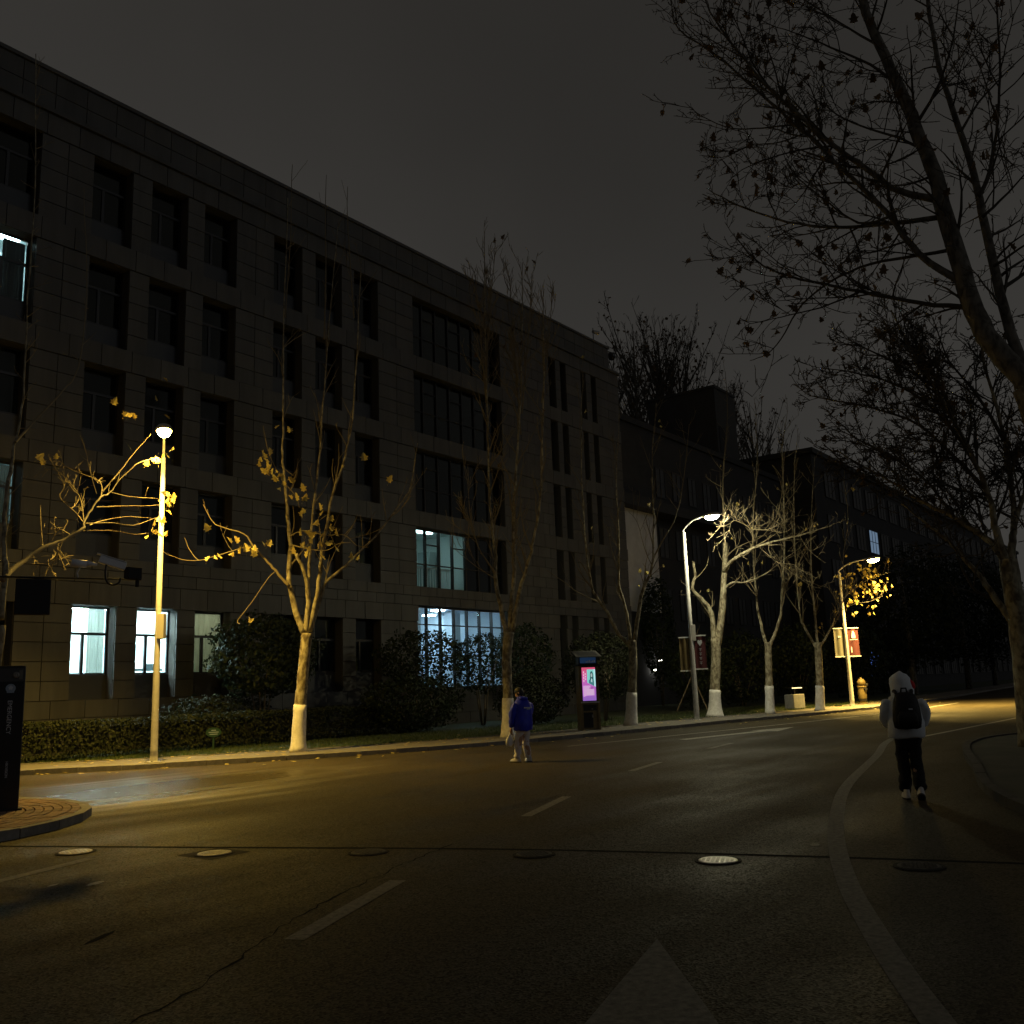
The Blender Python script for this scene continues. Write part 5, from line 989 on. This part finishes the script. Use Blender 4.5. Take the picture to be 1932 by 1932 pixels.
def flat(pts, col, s, y=-.193, name='poster_print'):
    q = MB(); q.quad(*[(x,y,z) for x, z in pts]); return q.build(name, emat('poster_ink',col,s), po_)
flat([(-.06,1.62),(.245,1.47),(.245,2.08),(-.06,2.08)],(.25,.75,.68),.8)
flat([(.19,1.5),(.245,1.47),(.245,2.08),(.19,2.08)],(.55,.95,.98),.8,-.1935)
flat([(.0,1.60),(.19,1.50),(.19,1.66),(.15,1.74),(.06,1.76),(.0,1.70)],(.10,.36,.40),.5,-.194)
flat([(.04,1.70),(.075,1.72),(.13,1.71),(.175,1.66),(.17,1.9),(.145,1.99),(.105,2.02),(.07,2.0),(.05,1.92)],(.05,.17,.19),.5,-.1945)
flat([(.08,1.81),(.13,1.81),(.14,1.9),(.105,1.96),(.07,1.9)],(.5,.62,.6),.7,-.195)
flat([(.075,1.66),(.12,1.62),(.13,1.74),(.09,1.77)],(.55,.8,.8),.8,-.195)
for i in range(4): flat([(-.2,1.95-i*.1),(-.165,1.95-i*.1),(-.165,2.02-i*.1),(-.2,2.02-i*.1)],(.95,.6,.75),.8)
for i in range(3): flat([(-.14,1.9-i*.09),(-.1,1.9-i*.09),(-.1,1.95-i*.09),(-.14,1.95-i*.09)],(.95,.6,.75),.8)
flat([(-.22,1.52),(.05,1.52),(.05,1.22),(-.22,1.14)],(.80,.45,.80),.75); flat([(-.1,1.40),(.18,1.40),(.18,1.18),(-.1,1.18)],(.78,.5,.78),.75,-.1935); flat([(.0,1.42),(.15,1.42),(.15,1.445),(.0,1.445)],(.4,.1,.4),.6,-.194)
# grey litter box with lit slot
lb_ = thing('litter_box', 'squat grey litter box with a glowing strip above it on the lawn edge', 'litter bin', (47.2,17.9,.12), rad(-20))
b = MB(); b.box(-.42,.42,-.3,.3,.0,.72); bevel(b.build('body', M['concrete'], lb_),.04,3)
b = MB(); b.box(-.05,.05,-.05,.05,.72,1.0); b.build('post', M['black'], lb_)
b = MB(); b.box(-.4,.4,-.2,.2,1.0,1.06); b.build('hood', M['black'], lb_)
b = MB(); b.box(-.36,.36,-.215,-.202,1.005,1.05); b.build('light_strip', emat('light_strip',(1,.85,.5),1.6), lb_)
# yellow hydrant-like post
hy = thing('hydrant_post', 'yellow hydrant-shaped post with domed cap beside the furthest lamp post', 'hydrant', (53.6,16.5,.12), rad(-30))
b = MB(); b.lathe([(.26,0),(.26,.06),(.17,.07),(.17,.16)],20); b.build('flange', M['yellow'], hy, smooth=False)
b = MB(); b.lathe([(.17,.16),(.23,.17),(.23,.24),(.19,.25)],20); b.build('collar', M['black'], hy)
b = MB(); b.lathe([(.2,.25),(.23,.3),(.235,.7),(.22,.88),(.25,.9),(.25,.95),(.2,.96)],20); b.build('barrel', M['yellow'], hy, smooth=True)
b = MB(); b.lathe([(.2,.96),(.21,1.05),(.24,1.07),(.22,1.2),(.14,1.32),(.05,1.36),(.05,1.42)],20); b.build('cap', M['yellow'], hy, smooth=True)
b = MB(); b.tube([(.15,0,1.0),(.34,-.02,1.0)],[.1,.11],14); b.tube([(0,-.15,.8),(0,-.32,.8)],[.08,.09],14); b.build('nozzle', M['blackm'], hy)
# ---------------------------------------------------------------- people
def skin(name, verts, edges, m, parent, sub=2, smooth_=True):
    me = bpy.data.meshes.new(name); me.from_pydata([v[0] for v in verts], edges, []); o = bpy.data.objects.new(name, me); COL.objects.link(o)
    o.modifiers.new('skin','SKIN'); sm = o.modifiers.new('sub','SUBSURF'); sm.levels = sm.render_levels = sub
    bpy.context.view_layer.objects.active = o
    if not me.skin_vertices: me.attributes.new('skin_vertex','FLOAT','POINT')
    sv = me.skin_vertices[0].data
    for i, v in enumerate(verts):
        r = v[1]; sv[i].radius = r if hasattr(r,'__len__') else (r,r); sv[i].use_root = (i == 0)
    bpy.context.view_layer.update()
    em_ = bpy.data.meshes.new_from_object(o.evaluated_get(bpy.context.evaluated_depsgraph_get())); bpy.data.objects.remove(o)
    em_.materials.clear(); em_.materials.append(m); em_.polygons.foreach_set('use_smooth',[True]*len(em_.polygons))
    return inst(name, em_, parent)
def chain(n, off=0): return [(off+i,off+i+1) for i in range(n-1)]
def loft(rings, sides=20):                          # rings: (center, rx, ry, [tilt])
    b = MB()
    for c, rx, ry in rings:
        for k in range(sides): a = 2*math.pi*k/sides; b.v.append((c[0]+rx*math.cos(a), c[1]+ry*math.sin(a), c[2]))
    for i in range(len(rings)-1):
        for k in range(sides): a = i*sides+k; d = i*sides+(k+1) % sides; b.f.append((a,d,d+sides,a+sides))
    b.f.append(tuple(reversed(range(sides)))); n = (len(rings)-1)*sides; b.f.append(tuple(n+k for k in range(sides)))
    return b
def wrinkle(o, amp=.008, sc=9):
    me = o.data
    for v in me.vertices: v.co += v.normal*(noise.noise(v.co*sc)*amp+noise.noise(v.co*sc*2.3)*amp*.5)
    return o
def hand_fingers(mb, wrist, d, side, thumb):        # five fingers of different length, slightly curled
    wrist = Vector(wrist); d = Vector(d).normalized(); side = Vector(side).normalized(); nrm = d.cross(side)
    mb.tube([wrist-d*.02, wrist+d*.04, wrist+d*.085],[.026,.034,.03],10)
    for i, l in enumerate((.062,.072,.066,.05)):
        r_ = wrist+d*.08+side*(.03-.02*i); mb.tube([r_, r_+d*l*.45+nrm*.008, r_+d*l*.75+nrm*.03, r_+d*l*.8+nrm*.05],[.0095,.009,.008,.007],6)
    mb.tube([wrist+d*.03+thumb*.025, wrist+d*.055+thumb*.05, wrist+d*.09+thumb*.052+nrm*.015],[.012,.0105,.009],6)
skinm = mat('skin', (.46,.29,.20), .55); hair = mat('black_hair', (.012,.011,.010), .5, bump=.5, bscale=60)
def head_on(t, body_mb, c, tilt):                   # head merged with neck: rings then nose, ears
    return None
def body_base(mb, c, yaw, nod, scale=1.0):
    """head with face added to a mesh builder; c = centre of head"""
    H = loft([((0,.0,-.13),.035,.04),((0,.018,-.115),.05,.062),((0,.012,-.075),.064,.082),((0,.0,-.03),.072,.094),((0,-.004,.02),.076,.098),((0,-.008,.06),.073,.093),((0,-.01,.095),.055,.07),((0,-.01,.115),.025,.03)],18)
    N = MB(); N.tube([(0,.085,.015),(0,.105,-.02),(0,.088,-.035)],[.008,.015,.010],6)
    for s in (-1,1): N.tube([(s*.074,-.01,.01),(s*.084,-.02,-.005),(s*.076,-.015,-.035)],[.012,.016,.01],6)
    N.tube([(-.022,.083,-.065),(0,.091,-.066),(.022,.083,-.065)],[.004,.007,.004],6)
    for s in (-1,1): N.tube([(s*.02,.083,.012),(s*.032,.085,.012),(s*.044,.076,.012)],[.004,.008,.004],6)
    rot = Matrix.Rotation(yaw,3,'Z') @ Matrix.Rotation(nod,3,'X'); c = Vector(c)
    for B in (H,N):
        n = len(mb.v); mb.v += [tuple(rot @ (Vector(v)*scale)+c) for v in B.v]; mb.f += [tuple(n+i for i in f) for f in B.f]
    return rot
# --- walker in blue jacket (local +Y is the way he faces)
pw = thing('person', 'person in a blue padded jacket and pale trousers walking with a white bag', 'person', (17.7,13.1,0), rad(-53.13+42))
b = MB(); rot = body_base(b,(-.01,.07,1.53),.45,-.5)
b.tube([(0,.0,1.34),(0,.03,1.42),(0,.05,1.46)],[.06,.055,.05],12)
hand_fingers(b,(-.25,.12,.74),(0.05,.15,-1),(0,1,.1),Vector((.6,.6,0)).normalized()); hand_fingers(b,(.10,.33,1.08),(-.5,.55,.3),(.3,.2,-.9),Vector((0,.2,.9)).normalized())
for s, y, z in ((-1,.14,.1),(1,-.06,.12)): b.tube([(s*.09,y,z-.02),(s*.09,y-.01,z+.12)],[.04,.048],10)
b.tube([(-.09,.10,.2),(-.09,.02,.5),(-.08,0,.85)],[.05,.07,.09],12); b.tube([(.09,-.06,.2),(.09,.03,.5),(.08,0,.85)],[.05,.07,.09],12)
b.tube([(0,0,.82),(0,-.01,1.1),(0,0,1.36)],[.13,.14,.11],14)
b.build('body', skinm, pw, smooth=True)
b = loft([((0,0,.075),.03,.03),((0,-.012,.10),.062,.07),((0,-.03,.06),.082,.094),((0,-.035,.0),.084,.092),((0,-.035,-.06),.07,.07),((0,-.03,-.1),.05,.05)],18)
b = MB(); HB = loft([((0,-.02,-.09),.05,.055),((0,-.022,-.05),.074,.082),((0,-.014,.0),.084,.097),((0,-.012,.055),.085,.106),((0,-.012,.10),.068,.085),((0,-.01,.132),.03,.04)],18)
b.v = [tuple(rot @ Vector(v)+Vector((-.01,.07,1.53))) for v in HB.v]; b.f = HB.f; o = b.build('hair', hair, pw, smooth=True); wrinkle(o,.01,25)
jk = mat('blue_jacket',(.014,.03,.70),.5,var=.3,vscale=5)
J = loft([((0,-.01,.70),.225,.165),((0,-.01,.72),.24,.18),((0,-.01,.86),.25,.19),((0,-.015,1.0),.245,.185),((0,-.02,1.15),.25,.18),((0,-.015,1.27),.235,.16),((0,0,1.35),.18,.125),((0,.015,1.41),.10,.095),((0,.03,1.45),.085,.08)],28)
o = J.build('jacket', jk, pw, smooth=True); wrinkle(o,.03,12)
A = skin('sleeve',[((-.2,-.01,1.33),.085),((-.27,-.0,1.18),.085),((-.285,.03,1.02),.08),((-.265,.08,.88),.07),((-.25,.115,.77),.055)],chain(5),jk,pw); wrinkle(A,.026,15)
A = skin('sleeve',[((.2,-.01,1.33),.085),((.27,.0,1.18),.085),((.27,.08,1.03),.08),((.2,.22,1.03),.07),((.12,.31,1.07),.055)],chain(5),jk,pw); wrinkle(A,.026,15)
b = MB(); b.box(-.12,.12,-.206,-.194,1.19,1.215); b.box(-.04,.06,-.206,-.196,1.165,1.185); b.build('jacket_print', M['print_'], pw)
b = loft([((0,.02,1.40),.1,.095),((0,-.03,1.44),.11,.10),((0,-.05,1.42),.115,.09),((0,-.06,1.37),.11,.07)],16); b.build('hood', jk, pw, smooth=True)
tm = mat('pale_trousers',(.76,.73,.75),.85,var=.15,vscale=8)
Tp = skin('trousers',[((0,0,.9),(.2,.17)),((0,0,.82),(.2,.17)),((-.095,.01,.70),.105),((-.1,.05,.45),.085),((-.1,.09,.2),.08),((-.1,.12,.075),.075),((.095,0,.70),.105),((.1,.03,.45),.085),((.1,-.03,.2),.08),((.1,-.05,.08),.075)],[(0,1),(1,2),(2,3),(3,4),(4,5),(1,6),(6,7),(7,8),(8,9)],tm,pw); wrinkle(Tp,.03,12)
sh = mat('white_shoe',(.6,.58,.55),.6); sd = mat('dark_shoe',(.02,.02,.022),.6)
def shoe(t, x, y, ang, z=0, lift=0):
    b = loft([((0,.06,.0),.045,.15),((0,.06,.03),.05,.155),((0,.05,.06),.046,.13),((0,.0,.10),.04,.07),((0,-.01,.125),.038,.05)],16); o = b.build('shoe', sh, t, (x,y,z), True); o.rotation_euler = (lift,0,ang)
    q = loft([((0,.06,-.001),.047,.152),((0,.06,.018),.053,.159)],16); q.build('sole', sd, o)
shoe(pw,-.1,.10,.25); shoe(pw,.1,-.08,-.25)
bg_ = thing('plastic_bag', 'small white plastic bag held by the blue-jacketed walker', 'bag', (17.7,13.1,0), rad(-53.13+42))
b = loft([((-.26,.16,.36),.05,.03),((-.27,.16,.40),.10,.055),((-.27,.155,.50),.11,.06),((-.262,.15,.58),.07,.045),((-.257,.145,.66),.02,.015)],16); o = b.build('sack', M['white'], bg_, smooth=True); wrinkle(o,.02,16)
b = MB(); b.tube([(-.257,.145,.65),(-.25,.135,.70),(-.248,.13,.73)],.009,6); b.build('handle', M['white'], bg_)

# --- walker with hood and backpack
p2 = thing('person', 'person in a light grey hooded jacket and black trousers walking away with backpack', 'person', (13.67,3.67,0), rad(-70))
b = MB(); rot = body_base(b,(.01,.10,1.50),-.1,-.35); b.tube([(0,0,1.3),(0,.04,1.4),(0,.07,1.44)],[.06,.055,.05],12)
hand_fingers(b,(-.10,.36,1.02),(.6,.5,.2),(.3,-.2,.9),Vector((0,.3,.9)).normalized()); hand_fingers(b,(.14,.36,1.0),(-.6,.5,.2),(.3,.2,-.9),Vector((0,.3,.9)).normalized())
b.tube([(-.08,.08,.14),(-.08,.04,.5),(-.07,0,.85)],[.045,.065,.085],12); b.tube([(.07,-.12,.18),(.08,.0,.5),(.07,0,.85)],[.045,.065,.085],12); b.tube([(0,0,.82),(0,0,1.1),(0,.01,1.33)],[.13,.13,.1],14)
b.build('body', skinm, p2, smooth=True)
gk = mat('light_grey_jacket',(.82,.87,.92),.7,var=.15,vscale=6); bk_ = mat('black_trousers',(.010,.010,.011),.9); pk = mat('black_backpack',(.008,.008,.009),.65,bump=.2)
J = loft([((0,0,.80),.215,.17),((0,0,.82),.235,.185),((0,-.005,1.0),.225,.18),((0,-.01,1.12),.22,.17),((0,-.01,1.25),.215,.155),((0,.005,1.33),.17,.125),((0,.02,1.39),.10,.10)],28); o = J.build('jacket', gk, p2, smooth=True); wrinkle(o,.03,11)
for s in (-1,1):
    A = skin('sleeve',[((s*.18,.0,1.31),.095),((s*.235,-.01,1.2),.088),((s*.255,.03,1.06),.088),((s*.215,.16,.99),.078),((s*.14,.31,1.0),.06)],chain(5),gk,p2); wrinkle(A,.03,14)
HD = loft([((0,-.02,-.20),.10,.09),((0,-.02,-.14),.125,.12),((0,-.01,-.06),.13,.135),((0,0,.02),.128,.138),((0,0,.08),.112,.125),((0,.0,.125),.075,.085),((0,0,.145),.025,.03)],22)
b = MB(); b.v = [tuple(Matrix.Rotation(-.25,3,'X') @ (Vector(v)*1.14)+Vector((.0,.075,1.505))) for v in HD.v]; b.f = [f for f in HD.f if not (sum(HD.v[i][1] for i in f)/len(f) > .075 and -.12 < sum(HD.v[i][2] for i in f)/len(f) < .09 and len(f) == 4)]
o = b.build('hood', gk, p2, smooth=True); wrinkle(o,.03,11)
b = loft([((.13,.09,1.43),.03,.05),((.14,.08,1.47),.045,.06),((.135,.08,1.53),.035,.05),((.11,.09,1.57),.015,.02)],12); o = b.build('scarf', mat('red_scarf',(.62,.03,.035),.8), p2, smooth=True); wrinkle(o,.015,20)
Tp = skin('trousers',[((0,.0,.95),(.2,.17)),((0,.0,.86),(.2,.17)),((-.075,.01,.72),.10),((-.08,.05,.45),.085),((-.08,.08,.2),.085),((-.08,.09,.055),.09),((.075,0,.72),.10),((.08,-.01,.45),.085),((.085,-.09,.22),.085),((.09,-.14,.11),.095)],[(0,1),(1,2),(2,3),(3,4),(4,5),(1,6),(6,7),(7,8),(8,9)],bk_,p2); wrinkle(Tp,.028,11)
shoe(p2,-.08,.05,.1); shoe(p2,.08,-.18,-.1,.05,-.45)
bp_ = thing('backpack', 'large black backpack worn by the person in the grey hood', 'backpack', (13.67,3.67,0), rad(-70))
b = loft([((0,-.25,.93),.12,.07),((0,-.26,.95),.165,.095),((0,-.265,1.05),.18,.11),((0,-.265,1.18),.175,.11),((0,-.25,1.30),.155,.095),((0,-.23,1.38),.12,.07),((0,-.215,1.41),.06,.035)],24); o = b.build('pack', pk, bp_, smooth=True); wrinkle(o,.008,9)
b = loft([((0,-.36,.97),.10,.02),((0,-.375,.99),.125,.03),((0,-.38,1.1),.125,.032),((0,-.372,1.16),.09,.02)],18); b.build('front_pocket', pk, bp_, smooth=True)
b = MB(); b.tube([(-.04,-.2,1.4),(-.03,-.2,1.46),(.03,-.2,1.46),(.04,-.2,1.4)],.012,8); b.build('grab_handle', pk, bp_, smooth=True)
for s in (-1,1):
    b = MB(); b.tube(smooth([Vector(p) for p in [(s*.09,-.18,1.38),(s*.11,-.06,1.425),(s*.125,.09,1.36),(s*.14,.16,1.2),(s*.17,.13,1.04),(s*.17,-.1,.99)]],5),.024,8); b.build('shoulder_strap', pk, bp_, smooth=True)
b = MB(); b.box(.02,.07,-.388,-.38,1.18,1.20); b.build('reflector', M['print_'], bp_)
